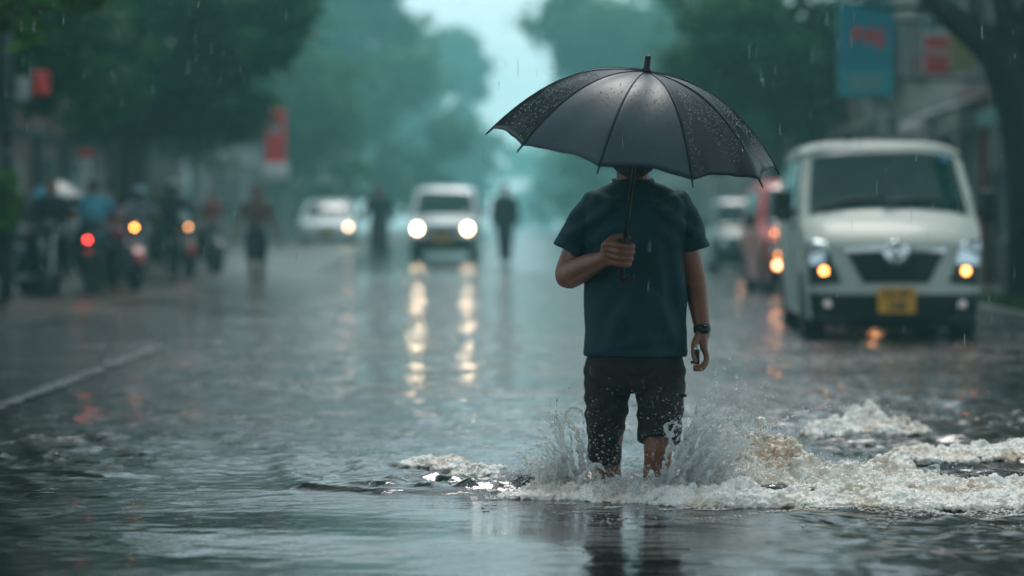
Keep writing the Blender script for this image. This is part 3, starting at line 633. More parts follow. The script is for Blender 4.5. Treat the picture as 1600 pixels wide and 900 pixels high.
# ------------------------------------------------------------------ vehicles
def wheel(root, x, y, r, wd):
    sg = 1 if x > 0 else -1
    Mx = Matrix.Translation((x, y, r)) @ Matrix.Rotation(R(90) * sg, 4, 'Y')
    mb = MB(); lathe(mb, [(r * .62, -wd / 2), (r * .9, -wd / 2), (r * .985, -wd * .36), (r, -wd * .2), (r, wd * .2), (r * .985, wd * .36), (r * .9, wd / 2), (r * .62, wd / 2)], 28, Mx); o = obj('wheel', mb, M['rubber'], root)
    mb = MB(); lathe(mb, [(r * .6, -wd * .3), (r * .64, wd * .49), (r * .58, wd * .5), (r * .5, wd * .4), (r * .2, wd * .36), (r * .15, wd * .46), (.01, wd * .47)], 20, Mx); obj('rim', mb, M['steel'], o)
class Car:
    def __init__(s, root, prof, w0, belt, tumble, taper, wheels, wr, bow=(.12, .05, .02), sill=.24):
        s.root = root; s.w0 = w0; s.belt = belt; s.tumble = tumble; s.taper = taper; s.sill = sill; s.wheels = wheels; s.wr = wr; s.bow = bow
        s.c = np.array(prof, float); s.L = s.c[:, 0].max(); s.Hm = s.c[:, 1].max()
    def prof(s, u):
        n = len(s.c); u = min(max(u, 0), n - 1 - 1e-6); i = int(u); t = u - i
        p0, p1, p2, p3 = s.c[max(i - 1, 0)], s.c[i], s.c[i + 1], s.c[min(i + 2, n - 1)]
        return 0.5 * ((2 * p1) + (-p0 + p2) * t + (2 * p0 - 5 * p1 + 4 * p2 - p3) * t * t + (-p0 + 3 * p1 - 3 * p2 + p3) * t ** 3)
    def nrm(s, u):
        d = s.prof(u + .03) - s.prof(u - .03); l = np.hypot(*d) + 1e-9; return np.array([d[1], -d[0]]) / l * 1.0   # inward (y+, z-)
    def W(s, y, z):
        wv = s.w0
        if z > s.belt: wv -= s.tumble * ((z - s.belt) / (s.Hm - s.belt)) ** 1.3
        else: wv -= .05 * ((s.belt - z) / s.belt) ** 2
        if y < .7: wv -= s.taper * ((.7 - y) / .7) ** 2
        if y > s.L - .6: wv -= s.taper * .8 * ((y - s.L + .6) / .6) ** 2
        return wv
    def top(s, u, t, off=0.0):
        p = s.prof(u); n = s.nrm(u); fwd = max(0, n[0]); d = (s.bow[2] + (s.bow[0] - s.bow[2]) * fwd ** 2) * t * t + .05 * abs(t) ** 8 - off
        q = p + n * d; return (t * (s.W(q[0], q[1]) + (0 if abs(t) < .999 else 0)), q[0], q[1])
    def side(s, y, z, sg, off=0.0): return (sg * (s.W(y, z) + off), y, z)
    def body(s, mat):
        n = len(s.c); N = 110; mb = MB()
        grid(mb, lambda a, b: s.top(a * (n - 1), b * 2 - 1), N, 24)
        arcs = []
        for i in range(N + 1): arcs.append(s.top(i / N * (n - 1), 1.0))
        ln_ = np.cumsum([0] + [math.dist(arcs[i][1:], arcs[i + 1][1:]) for i in range(N)]); ln_ /= ln_[-1]
        ya, yb = arcs[0][1], arcs[-1][1]
        def base(f):
            # flat part of the path follows the sill, with arches over the wheels
            y = ya + (yb - ya) * (f * f * (3 - 2 * f) * .25 + f * .75); z = s.sill
            for wy in s.wheels:
                dy = abs(y - wy); ra = s.wr * 1.16
                if dy < ra: z = max(z, s.wr + math.sqrt(ra * ra - dy * dy))
            return y, z
        for sg in (-1, 1):
            def fs(a, b):
                k = a * N; i = min(int(k), N - 1); t = k - i
                e = [arcs[i][c] * (1 - t) + arcs[i + 1][c] * t for c in (1, 2)]; f = ln_[i] * (1 - t) + ln_[i + 1] * t
                y, z = base(f); y = e[0] * (1 - b) + y * b; z = e[1] * (1 - b) + z * b
                return s.side(y, z, sg)
            m2 = MB(); grid(m2, fs, N, 10)
            if sg < 0: m2.f = [tuple(reversed(q)) for q in m2.f]
            mb.add(m2.v, m2.f)
        o = obj('body', mb, mat, s.root)
        ub = MB(); box(ub, (0, s.L / 2, s.sill + .1), (s.w0 * 1.82, s.L * .93, .26)); box(ub, (0, s.L / 2, s.sill + .35), (s.w0 * 1.3, s.L * .9, .3)); obj('underbody', ub, M['black_plastic'], s.root, smooth=False)
        for wy in s.wheels:
            for sg in (-1, 1): wheel(s.root, sg * (s.w0 - .12), wy, s.wr, .19)
        return o
    def patch(s, name, q, mat, off=.006, nu=14, nv=14, parent=None):
        """q: four (u, t) corners, bilinear, on the top surface"""
        def fn(a, b):
            u = (q[0][0] * (1 - a) + q[3][0] * a) * (1 - b) + (q[1][0] * (1 - a) + q[2][0] * a) * b
            t = (q[0][1] * (1 - a) + q[3][1] * a) * (1 - b) + (q[1][1] * (1 - a) + q[2][1] * a) * b
            return s.top(u, t, off)
        mb = MB(); grid(mb, fn, nu, nv); o = obj(name, mb, mat, parent or s.root)
        so = o.modifiers.new('thickness', 'SOLIDIFY'); so.thickness = .012; so.offset = 0; return o
    def spatch(s, name, q, mat, sg, off=.006, parent=None):
        def fn(a, b):
            y = (q[0][0] * (1 - a) + q[3][0] * a) * (1 - b) + (q[1][0] * (1 - a) + q[2][0] * a) * b
            z = (q[0][1] * (1 - a) + q[3][1] * a) * (1 - b) + (q[1][1] * (1 - a) + q[2][1] * a) * b
            return s.side(y, z, sg, off)
        mb = MB(); grid(mb, fn, 10, 8); o = obj(name, mb, mat, parent or s.root)
        so = o.modifiers.new('thickness', 'SOLIDIFY'); so.thickness = .01; so.offset = 0; return o
    def lamp(s, name, u, t, r, mat, parent=None, off=.01):
        p = s.top(u, t, off); mb = MB(); ball(mb, p, (r, r * .45, r), 16, 10); return obj(name, mb, mat, parent or s.root)
    def mirror(s, y, z, sz=(.13, .12, .2)):
        for sg in (-1, 1):
            x = sg * (s.W(y, z) + .02); mb = MB(); box(mb, (x + sg * (sz[0] / 2 + .03), y, z + .06), sz, .035, 3); tube(mb, [(x - sg * .03, y, z), (x + sg * .08, y, z + .03)], [.025, .02], 8, 1); obj('mirror', mb, M['black_plastic'], s.root)
    def plate(s, y, z, wd, ht, lines):
        mb = MB(); box(mb, (0, y, z), (wd, .012, ht), .004); o = obj('number_plate', mb, M['plate'], s.root, smooth=False)
        for k, tx in enumerate(lines):
            if tx: text('plate_text', tx, ht * .48, M['plate_ink'], o, (0, y - .008, z + ht * (.22 - .46 * k)), bold=.003, ext=.001)
def rain_wiper(car, u, t0, t1):
    mb = MB(); tube(mb, [car.top(u, t0, .03), car.top(u + .15, (t0 + t1) / 2, .035), car.top(u + .2, t1, .03)], [.02, .017, .013], 6); obj('wiper', mb, M['black_plastic'], car.root)

# the white van
vd = 20.0
van = thing('van', 'cream white minivan with round grille badge parked at the right kerb', 'van', (GX(1400, vd), vd, -.07), R(-3.0))
V = Car(van, [(.12, .16), (.04, .22), (.0, .40), (.0, .54), (.03, .80), (.11, .92), (.32, 1.05), (.55, 1.15), (.86, 1.42), (1.11, 1.66), (1.26, 1.745), (1.8, 1.785), (2.8, 1.80), (3.7, 1.77), (4.02, 1.70), (4.14, 1.5), (4.2, 1.0), (4.2, .5), (4.15, .22)],
        .75, 1.12, .095, .045, (.72, 3.35), .30, (.14, .05, .03))
V.body(M['van_paint'])
V.patch('windscreen', [(7.08, -.89), (7.08, .89), (9.02, .89), (9.02, -.89)], M['glass'], .008, 20, 24)
V.patch('grille', [(3.02, -.38), (3.02, .38), (3.98, .57), (3.98, -.57)], M['black_plastic'], .008)
V.patch('grille_bar', [(4.0, -.60), (4.0, .60), (4.25, .62), (4.25, -.62)], M['steel'], .012)
for k in range(4): V.patch('grille_slat', [(3.18 + k * .2, -.39 - k * .035), (3.18 + k * .2, .39 + k * .035), (3.24 + k * .2, .40 + k * .035), (3.24 + k * .2, -.40 - k * .035)], M['black_metal'], .016)
mb = MB(); p = V.top(3.93, 0, .02); lathe(mb, [(.105, 0), (.105, .02), (.098, .03), (.06, .035), (.05, .022), (.046, .03), (.02, .034), (.005, .034)], 28, Matrix.Translation((0, p[1] + .015, p[2])) @ Matrix.Rotation(R(90), 4, 'X')); obj('badge', mb, M['chrome'], van)
V.patch('lower_bumper', [(.3, -.99), (.3, .99), (2.35, .985), (2.35, -.985)], M['black_plastic'], .012)
for sg in (-1, 1):
    hl = V.patch('headlight', [(3.25, sg * .66), (3.15, sg * .975), (5.5, sg * .99), (4.9, sg * .79)], M['lens'], .008)
    V.patch('bezel', [(3.05, sg * .64), (2.95, sg * .985), (3.62, sg * .985), (3.62, sg * .70)], M['black_plastic'], .012, parent=hl)
    V.lamp('indicator', 3.42, sg * .83, .033, M['amber'], hl, .03)
    V.lamp('fog_lamp', 1.75, sg * .80, .035, M['fog_lamp'], None, .02)
    V.spatch('side_window', [(.98, 1.15), (1.62, 1.15), (1.62, 1.62), (1.28, 1.62)], M['glass'], sg)
    V.spatch('side_window', [(1.74, 1.15), (2.75, 1.15), (2.75, 1.63), (1.74, 1.63)], M['glass'], sg)
    V.spatch('side_window', [(2.87, 1.15), (3.8, 1.15), (3.72, 1.62), (2.87, 1.62)], M['glass'], sg)
    dr = V.spatch('door_seam', [(1.665, .3), (1.675, .3), (1.675, 1.66), (1.665, 1.66)], M['black_plastic'], sg, .003)
    mb = MB(); box(mb, V.side(1.5, 1.02, sg, .015), (.03, .16, .03), .01); obj('door_handle', mb, M['black_plastic'], van)
V.mirror(.80, 1.13, (.15, .13, .27)); V.plate(-.045, .40, .31, .215, ['12-47', '108']); rain_wiper(V, 7.15, -.75, -.05); rain_wiper(V, 7.15, -.05, .6)
mb = MB(); tube(mb, [V.top(10.3, -.42, 0), V.top(10.25, -.42, .1)], [.012, .006], 6, 1); obj('antenna', mb, M['black_plastic'], van)
mb = MB(); ball(mb, V.top(8.75, .76, .018), (.05, .01, .035)); obj('windscreen_sticker', mb, M['sign_blue'], van)

SUVP = [(.1, .25), (.02, .32), (0, .5), (.02, .74), (.08, .90), (.3, .98), (.95, 1.09), (1.3, 1.42), (1.6, 1.68), (1.9, 1.78), (2.6, 1.82), (3.5, 1.78), (3.85, 1.6), (3.95, 1.1), (3.98, .6), (3.9, .3)]
def suv(label, loc, rz, paint, lower, w0=.80, zs=1.0, cat='car', name='car'):
    r_ = thing(name, label, cat, loc, rz); c = Car(r_, [(y, z * zs) for y, z in SUVP], w0, 1.06 * zs, .14, .07, (.75, 3.2), .32)
    c.body(M[paint]); c.patch('windscreen', [(6.08, -.86), (6.08, .86), (7.95, .86), (7.95, -.86)], M['glass'], .008)
    c.patch('lower_bumper', [(.2, -.985), (.2, .985), (2.3, .985), (2.3, -.985)], M[lower], .012)
    c.patch('grille', [(2.65, -.5), (2.65, .5), (3.3, .55), (3.3, -.55)], M['black_plastic'], .012)
    for sg in (-1, 1):
        c.spatch('side_window', [(1.22, 1.1 * zs), (2.1, 1.1 * zs), (2.1, 1.6 * zs), (1.65, 1.6 * zs)], M['glass'], sg)
        c.spatch('side_window', [(2.2, 1.1 * zs), (3.2, 1.1 * zs), (3.2, 1.6 * zs), (2.2, 1.6 * zs)], M['glass'], sg)
        mb = MB(); box(mb, c.side(1.95, .98 * zs, sg, .015), (.03, .16, .03), .01); obj('door_handle', mb, M['black_plastic'], r_)
    c.mirror(1.2, 1.1 * zs); return r_, c
d = 57.0
r_, c = suv('pale silver offroad car driving towards the camera with both headlights blazing', (GX(691, d), d, gz(d)), R(-1), 'suv_paint', 'black_plastic', .82, 1.0)
for sg in (-1, 1):
    h = c.patch('headlight', [(2.85, sg * .62), (2.85, sg * .96), (3.7, sg * .96), (3.7, sg * .62)], M['lens'], .014); c.lamp('bulb', 3.2, sg * .78, .09, M['head_lamp'], h, .03)
c.plate(-.03, .56, .42, .17, ['20-71', ''])
d = 33.0
r_, c = suv('red car parked just behind the white van with amber lamps lit', (3.46 + .82, d, -.06), R(0), 'red_paint', 'black_plastic', .82, .93)
for sg in (-1, 1):
    h = c.patch('headlight', [(2.75, sg * .62), (2.75, sg * .97), (3.7, sg * .97), (3.7, sg * .62)], M['lens'], .014)
    if sg < 0:
        c.lamp('indicator', 4.75, -.86, .018, M['amber'], h, .05); c.lamp('indicator', 3.75, -.80, .02, M['amber'], h, .05); c.lamp('indicator', 2.65, -.86, .018, M['amber'], h, .05)
    c.lamp('fog_lamp', 2.0, sg * .86, .05, M['amber_soft'], None, .03)
c.plate(-.03, .5, .4, .16, ['17-30', ''])
d = 48.0
r_, c = suv('dark teal hatchback parked behind the red car with a lit amber lamp', (GX(1112, d) + .78, d, -.05), R(-2), 'teal_paint', 'black_plastic', .78, .88)
for sg in (-1, 1): h = c.patch('headlight', [(2.75, sg * .62), (2.75, sg * .97), (3.7, sg * .97), (3.7, sg * .62)], M['lens'], .014)
c.lamp('indicator', 3.3, -.18, .055, M['amber_soft'], None, .05); c.lamp('indicator', 2.75, -.18, .045, M['amber_soft'], None, .05)
SEDP = [(.1, .2), (.02, .28), (0, .45), (.03, .64), (.12, .76), (.4, .84), (1.05, .95), (1.4, 1.2), (1.8, 1.42), (2.15, 1.49), (2.7, 1.48), (3.2, 1.36), (3.6, 1.08), (4.1, 1.0), (4.28, .86), (4.3, .5), (4.2, .25)]
d = 75.0
r_ = thing('car', 'white saloon car standing at the left roadside far back with one lamp lit', 'car', (GX(510, d), d, gz(d)), R(2))
c = Car(r_, SEDP, .86, .92, .2, .08, (.8, 3.4), .3); c.body(M['white_paint'])
c.patch('windscreen', [(6.1, -.86), (6.1, .86), (7.95, .84), (7.95, -.84)], M['glass'], .008)
c.patch('grille', [(2.5, -.4), (2.5, .4), (3.1, .45), (3.1, -.45)], M['black_plastic'], .012); c.patch('lower_bumper', [(.2, -.98), (.2, .98), (1.2, .98), (1.2, -.98)], M['black_plastic'], .012)
for sg in (-1, 1):
    h = c.patch('headlight', [(2.6, sg * .62), (2.6, sg * .96), (3.6, sg * .96), (3.6, sg * .62)], M['lens'], .014)
    if sg > 0: c.lamp('bulb', 3.2, .85, .07, M['sedan_lamp'], h, .03)
    c.spatch('side_window', [(1.3, .97), (2.1, .97), (2.1, 1.34), (1.75, 1.34)], M['glass'], sg); c.spatch('side_window', [(2.2, .97), (3.1, .97), (2.8, 1.34), (2.2, 1.34)], M['glass'], sg)
c.mirror(1.25, .95); c.plate(-.03, .45, .44, .16, ['30-12', ''])

# ------------------------------------------------------------------ motorcycles
def motorcycle(label, loc, rz, front='amber', rear='red_lamp', tankmat='black_metal', group='motorcycles and scooters on the left verge'):
    b = thing('motorcycle', label, 'motorcycle', loc, rz, group)
    for y in (-.62, .62):
        mb = MB(); Mx = Matrix.Translation((0, y, .3)) @ Matrix.Rotation(R(90), 4, 'Y')
        lathe(mb, [(.235, -.045), (.28, -.045), (.3, -.02), (.3, .02), (.28, .045), (.235, .045)], 26, Mx); wv = obj('wheel', mb, M['rubber'], b)
        mb = MB(); lathe(mb, [(.23, -.03), (.235, .03), (.22, .03), (.06, .02), (.05, .06), (.01, .06)], 20, Mx); obj('rim', mb, M['steel'], wv)
    mb = MB()
    for sx in (-.07, .07): tube(mb, [(sx, -.62, .3), (sx, -.5, .65), (sx * 1.1, -.38, .98)], [.022, .022, .026], 8)
    obj('fork', mb, M['steel'], b)
    mb = MB(); box(mb, (0, -.02, .42), (.24, .42, .3), .05, 3); box(mb, (0, .02, .62), (.1, .6, .08), .03); tube(mb, [(0, -.4, .85), (0, -.1, .6), (0, .3, .55), (0, .62, .35)], [.03, .03, .03, .03], 8); obj('engine', mb, M['black_metal'], b)
    mb = MB(); ball(mb, (0, -.14, .78), (.15, .28, .13), 16, 10); obj('fuel_tank', mb, M[tankmat], b)
    mb = MB(); box(mb, (0, .36, .76), (.25, .68, .11), .05, 3); obj('seat', mb, M['black_plastic'], b)
    mb = MB(); tube(mb, [(-.36, -.3, 1.03), (-.22, -.38, 1.03), (0, -.4, .97), (.22, -.38, 1.03), (.36, -.3, 1.03)], [.018] * 5, 8); obj('handlebar', mb, M['black_metal'], b)
    for sx in (-1, 1):
        mb = MB(); tube(mb, [(sx * .24, -.38, 1.03), (sx * .32, -.36, 1.22)], [.006, .006], 6, 1); ball(mb, (sx * .33, -.36, 1.26), (.065, .02, .045)); obj('mirror', mb, M['black_metal'], b)
        mb = MB(); ball(mb, (sx * .19, -.5, .9), .03, 10, 6); obj('indicator', mb, M['lens'], b)
    mb = MB(); ball(mb, (0, -.5, .9), (.105, .1, .105), 16, 10); h = obj('headlight', mb, M['black_metal'], b)
    mb = MB(); ball(mb, (0, -.59, .9), (.027, .022, .027), 14, 8); obj('lens', mb, M['amber_bike' if front == 'amber' else front] if front else M['lens'], h)
    mb = MB(); box(mb, (0, .74, .74), (.05, .06, .04), .015); obj('tail_light', mb, M[rear] if rear else M['sign_red'], b)
    mb = MB(); grid(mb, lambda u, v: ((v - .5) * .12, -.62 - .34 * math.cos(R(20) + u * R(120)), .3 + .34 * math.sin(R(20) + u * R(120))), 10, 3); obj('mudguard', mb, M[tankmat], b); mb = MB(); grid(mb, lambda u, v: ((v - .5) * .13, .62 + .34 * math.cos(R(10) + u * R(120)), .3 + .35 * math.sin(R(10) + u * R(120))), 10, 3); obj('mudguard', mb, M[tankmat], b)
    mb = MB(); tube(mb, [(.13, -.15, .32), (.15, .2, .27), (.17, .8, .33)], [.025, .04, .05], 10); obj('exhaust', mb, M['chrome'], b)
    return b

# ------------------------------------------------------------------ background people
def figure(label, loc, rz, J, skin='skin_bg', top=(.03, .03, .035), legs=(.02, .02, .025), sleeve=2.0, leg=1.9, hair=True, helmet=None, sc=1.0, group=None, stout=1.0, gender=None):
    st = dict(head=(0, 0, 1.58), neck=(0, .01, 1.43), sL=(-.18, 0, 1.38), sR=(.18, 0, 1.38), eL=(-.24, .03, 1.11), eR=(.24, .03, 1.11), wL=(-.26, -.06, .87), wR=(.26, -.06, .87),
              hL=(-.09, .01, .9), hR=(.09, .01, .9), kL=(-.1, -.02, .48), kR=(.1, -.02, .48), aL=(-.1, .04, .08), aR=(.1, .04, .08)); st.update(J)
    q = {k: Vector(v) * sc for k, v in st.items()}; g = sc * stout
    mb = MB(); hd = q['head']
    ball(mb, hd, (.074 * sc, .092 * sc, .115 * sc), 16, 12); ball(mb, hd + Vector((0, -.03, -.055)) * sc, (.055 * sc, .06 * sc, .06 * sc)); ball(mb, hd + Vector((0, -.095, -.015)) * sc, (.016 * sc, .022 * sc, .025 * sc))
    for sx in (-1, 1): ball(mb, hd + Vector((sx * .076, .01, -.01)) * sc, (.012 * sc, .02 * sc, .03 * sc))
    tube(mb, [hd - Vector((0, -.01, .06)) * sc, q['neck'], q['neck'] - Vector((0, 0, .08)) * sc], [.052 * sc, .054 * sc, .07 * sc], 12)
    hip = (q['hL'] + q['hR']) / 2; sh = (q['sL'] + q['sR']) / 2
    def torso(m, gr, z0):
        for t_, rx in ((0, .15), (.35, .135), (.7, .16), (.95, .15)): pass
        pts = [hip.lerp(sh, t_) for t_ in (-.12, .1, .4, .75, .98)]
        tube(m, pts, [(.15 + gr) * g, (.15 + gr) * g, (.14 + gr) * g, (.165 + gr) * g, (.11 + gr) * g], 20, 3, True, .66, (0, 1, 0))
    torso(mb, -.02, 0)
    for k in 'LR':
        s_, e_, w_ = q['s' + k], q['e' + k], q['w' + k]
        tube(mb, [s_, s_.lerp(e_, .5), e_, e_.lerp(w_, .3), w_], [.05 * g, .045 * g, .037 * g, .038 * g, .026 * g], 12, 3, True)
        hv = (w_ - e_).normalized(); tube(mb, [w_, w_ + hv * .06 * sc], [.026 * sc, .04 * sc], 10, 2, True, .5)
        for fi in range(4):
            o_ = Vector((0, (fi - 1.5) * .02, 0)) * sc; tube(mb, [w_ + hv * .07 * sc + o_, w_ + hv * .12 * sc + o_, w_ + hv * .155 * sc + o_ + Vector((0, -.012, 0)) * sc], [.010 * sc, .009 * sc, .008 * sc], 6, 2, True)
        tube(mb, [w_ + hv * .02 * sc, w_ + hv * .06 * sc + Vector((0, -.04, 0)) * sc, w_ + hv * .09 * sc + Vector((0, -.045, 0)) * sc], [.012 * sc, .011 * sc, .009 * sc], 6, 2, True)
        h_, k_, a_ = q['h' + k], q['k' + k], q['a' + k]
        tube(mb, [h_, h_.lerp(k_, .5), k_, k_.lerp(a_, .3), a_], [.085 * g, .07 * g, .053 * g, .055 * g, .036 * g], 12, 3, True)
        tube(mb, [a_ + Vector((0, .03, -.035)) * sc, a_ + Vector((0, -.1, -.045)) * sc, a_ + Vector((0, -.16, -.05)) * sc], [.038 * sc, .04 * sc, .028 * sc], 10, 2, True, .75)
    body = obj('person', remesh(mb, .010 * sc, 2), M[skin], loc=loc); body.rotation_euler = (0, 0, rz); tag(body, label, 'person', group)
    mt = pm('cloth_top', top, .7, var=.2, scale=6, bump=.2); ml = pm('cloth_legs', legs, .7, var=.2, scale=6, bump=.2)
    mb = MB(); torso(mb, .006, 0); tube(mb, [q['sL'], sh + Vector((0, 0, .035)) * sc, q['sR']], [.062 * g, .075 * g, .062 * g], 12, 3, True)
    for k in 'LR':
        s_, e_, w_ = q['s' + k], q['e' + k], q['w' + k]
        pts = [s_, s_.lerp(e_, min(sleeve, 1) * .5), s_.lerp(e_, min(sleeve, 1))]; rd = [.066 * g, .06 * g, .054 * g]
        if sleeve > 1: pts += [e_.lerp(w_, (sleeve - 1) * .5), e_.lerp(w_, sleeve - 1)]; rd += [.05 * g, .04 * g]
        tube(mb, pts, rd, 12, 3)
    obj('shirt', remesh(mb, .011 * sc, 3), mt, body)
    mb = MB(); tube(mb, [hip.lerp(sh, .12), hip, hip.lerp(sh, -.13)], [.16 * g, .165 * g, .15 * g], 18, 3, True, .7, (0, 1, 0))
    for k in 'LR':
        h_, k_, a_ = q['h' + k], q['k' + k], q['a' + k]
        pts = [h_, h_.lerp(k_, min(leg, 1) * .5), h_.lerp(k_, min(leg, 1))]; rd = [.098 * g, .09 * g, .082 * g]
        if leg > 1: pts += [k_.lerp(a_, (leg - 1) * .5), k_.lerp(a_, leg - 1)]; rd += [.072 * g, .062 * g]
        tube(mb, pts, rd, 12, 3)
    obj('trousers' if leg > 1.2 else 'shorts', remesh(mb, .011 * sc, 3), ml, body)
    if helmet:
        mb = MB(); ball(mb, hd + Vector((0, .01, .03)) * sc, (.125 * sc, .145 * sc, .125 * sc), 20, 14); hm = obj('helmet', mb, pm('helmet_shell', helmet, .2, coat=.6), body)
        mb = MB(); grid(mb, lambda u, v: tuple(hd + Vector((math.sin((u - .5) * 2.2) * .13, -math.cos((u - .5) * 2.2) * .148 + .01, -.03 + v * .08)) * sc), 12, 4); obj('visor', mb, M['glass'], hm)
    elif hair:
        mb = MB(); ball(mb, hd + Vector((0, .018, .035)) * sc, (.083 * sc, .092 * sc, .095 * sc), 16, 12); obj('hair', mb, M['hair'], body)
    return body
d = 35.0
figure('man with bare brown arms and legs in dark shorts walking through shallow water', (GX(401, d), d, -.05), R(4),
       dict(eL=(-.27, .05, 1.12), wL=(-.33, -.08, .9), eR=(.26, .05, 1.1), wR=(.32, .02, .84), kL=(-.08, -.16, .5), aL=(-.05, -.02, .10), kR=(.07, .05, .48), aR=(.06, .25, .12)), top=(.15, .07, .052), legs=(.010, .018, .028), sleeve=.2, leg=.9, sc=.93)
d = 53.0
figure('blurred person in dark jacket walking just left of the silver car with lit headlights', (GX(592, d), d, gz(d)), R(-8),
       dict(kL=(-.08, -.12, .5), aR=(.08, .22, .1), eL=(-.28, .02, 1.14), eR=(.28, .02, 1.14), wL=(-.3, -.2, .98), wR=(.3, -.2, .98)), top=(.028, .03, .04), legs=(.06, .06, .065), sc=1.06, stout=1.25)
figure('person in black clothes walking right of the silver car with lit headlights', (GX(789, d + 1), d + 1, gz(d + 1)), R(3),
       dict(eL=(-.24, .05, 1.12), wL=(-.25, .02, .88), eR=(.24, -.05, 1.12), wR=(.26, -.16, .9), kR=(.06, -.14, .5), kL=(-.05, .02, .48), aL=(-.04, .2, .12), aR=(.05, -.08, .08)), top=(.012, .013, .018), legs=(.008, .012, .014), sc=1.06, stout=1.25)
RIDE = dict(head=(0, -.02, 1.45), neck=(0, .05, 1.31), sL=(-.19, .06, 1.25), sR=(.19, .06, 1.25), eL=(-.33, -.1, 1.06), eR=(.33, -.1, 1.06), wL=(-.33, -.3, 1.08), wR=(.33, -.3, 1.08),
            hL=(-.1, .25, .86), hR=(.1, .25, .86), kL=(-.2, -.15, .72), kR=(.2, -.15, .72), aL=(-.2, .0, .3), aR=(.2, .0, .3))
FOOT = dict(RIDE, kL=(-.27, -.05, .58), aL=(-.33, -.02, .1))
d = 31.0; x = GX(80, d)
motorcycle('black motorcycle facing the camera under the rider in the dark coat', (x, d, .02), R(5), None, None)
figure('rider in dark coat with bare forearms on the motorcycle nearest the left shrub', (x, d, .02), R(5), FOOT, top=(.013, .013, .022), legs=(.010, .012, .02), sleeve=1.1, stout=1.15, sc=.98)
d = 32.5; x = GX(146, d)
motorcycle('motorcycle seen from behind with a round red tail light glowing', (x, d, .02), R(184), None, 'red_lamp')
figure('rider in turquoise blue shirt seen from behind above the red tail light', (x, d, .02), R(184), FOOT, top=(.035, .24, .34), legs=(.012, .015, .02), sleeve=.6, sc=.98, stout=1.2)
d = 34.5; x = GX(193, d)
motorcycle('motorcycle with bright orange headlight in the middle of the group', (x, d, .02), R(24), 'amber', None, 'red_paint')
figure('rider in pinkish red top behind the turquoise shirted rider', (GX(172, 36), 36, .02), R(10), dict(), top=(.30, .09, .10), legs=(.02, .02, .025), sleeve=.6, sc=.82)
d = 42.0; x = GX(262, d)
motorcycle('motorcycle at the right end of the group with soft amber lamp', (GX(283, d), d, .02), R(20), 'amber_soft', None, 'red_paint')
figure('rider in dark jacket and white helmet at the right end of the motorcycles', (GX(268, d), d, .02), R(20), dict(RIDE), top=(.03, .035, .05), legs=(.015, .015, .02), helmet=(.55, .55, .52), sc=1.08, stout=1.15)
d = 39.0; x = GX(219, d)
motorcycle('dark motorcycle carrying the rider in the pale blue helmet', (x, d, .02), R(8), None, None)
figure('rider in grey white shirt and pale blue helmet behind the orange headlight', (x, d, .02), R(8), dict(RIDE), top=(.26, .28, .32), legs=(.03, .025, .025), sleeve=.6, helmet=(.28, .42, .46), sc=.98)
figure('person in brown top standing between the two helmeted riders', (GX(244, 43), 43, .03), R(10), dict(), top=(.07, .05, .05), legs=(.02, .02, .025), sleeve=.8, sc=.95)
d = 30.5; motorcycle('dark motorcycle cut off by the left edge of the picture', (GX(-2, d), d, .02), R(-30), None, None, 'sign_blue')
d = 46.0; motorcycle('distant motorcycle parked against the dim brown shopfront', (GX(318, d), d, .03), R(30), None, None)
figure('person in red top walking past the dim brown shopfront', (GX(330, 48), 48, .03), R(-20), dict(), top=(.28, .04, .04), legs=(.03, .03, .035), sleeve=.6, sc=.95)
figure('child sized figure in grey between the turquoise shirted rider and the orange headlight', (GX(183, 40), 40, .03), R(15), dict(), top=(.12, .13, .15), legs=(.03, .03, .03), sleeve=.8, sc=.78)
ub = figure('person standing behind the dark coated rider under the blue and white umbrella', (GX(72, 37), 37, .03), R(10), dict(eR=(.26, -.05, 1.15), wR=(.12, -.2, 1.2)), top=(.05, .06, .08), sc=.9)

# ------------------------------------------------------------------ umbrellas
def canopy_mesh(Rr, h, nr, p, off, nrad=22, nper=10, cone=.08, only=None, fold=0.0):
    mb = MB(); seg = 2 * PI / nr
    def pt(i, u, r):
        rr = r * Rr * (1 - .022 * 4 * u * (1 - u) * r ** 2)
        a0, a1 = off + i * seg, off + (i + 1) * seg
        x = rr * ((1 - u) * math.cos(a0) + u * math.cos(a1)); y = rr * ((1 - u) * math.sin(a0) + u * math.sin(a1))
        bulge = 1 + .018 * 4 * u * (1 - u) * (1 - r)
        rl = rr / Rr; z = -h * ((1 - cone) * rl ** p + cone * rl)
        if fold: z += fold * math.sin(u * 21 + i) * max(0, r - .72) * (4 * u * (1 - u)) ** .3 * .5 + fold * .4 * math.sin(u * 9 + r * 6 + i * 2) * r
        return (x * bulge, y * bulge, z)
    for i in range(nr):
        if only is not None and i not in only: continue
        grid(mb, lambda a, b: pt(i, b, .03 + .97 * a), nrad, nper)
    return mb, pt
bu = thing('umbrella', 'blue and white panelled umbrella among the motorcycles on the left', 'umbrella', (GX(88, 36.5), 36.5, 1.12))
for nm, on, mt in (('canopy', (0, 1, 4, 5), 'sign_blue'), ('white_panel', (2, 3, 6, 7), 'sign_white')):
    mb, _ = canopy_mesh(.45, .3, 8, 2.0, .2, 10, 6, only=on); mb.v = [(a, b, c_ + .50) for a, b, c_ in mb.v]
    o = obj(nm, mb, M[mt], bu); so = o.modifiers.new('thickness', 'SOLIDIFY'); so.thickness = .003
mb = MB(); tube(mb, [(0, 0, -.12), (0, 0, .54)], [.008, .008], 8, 1); obj('shaft', mb, M['black_metal'], bu)

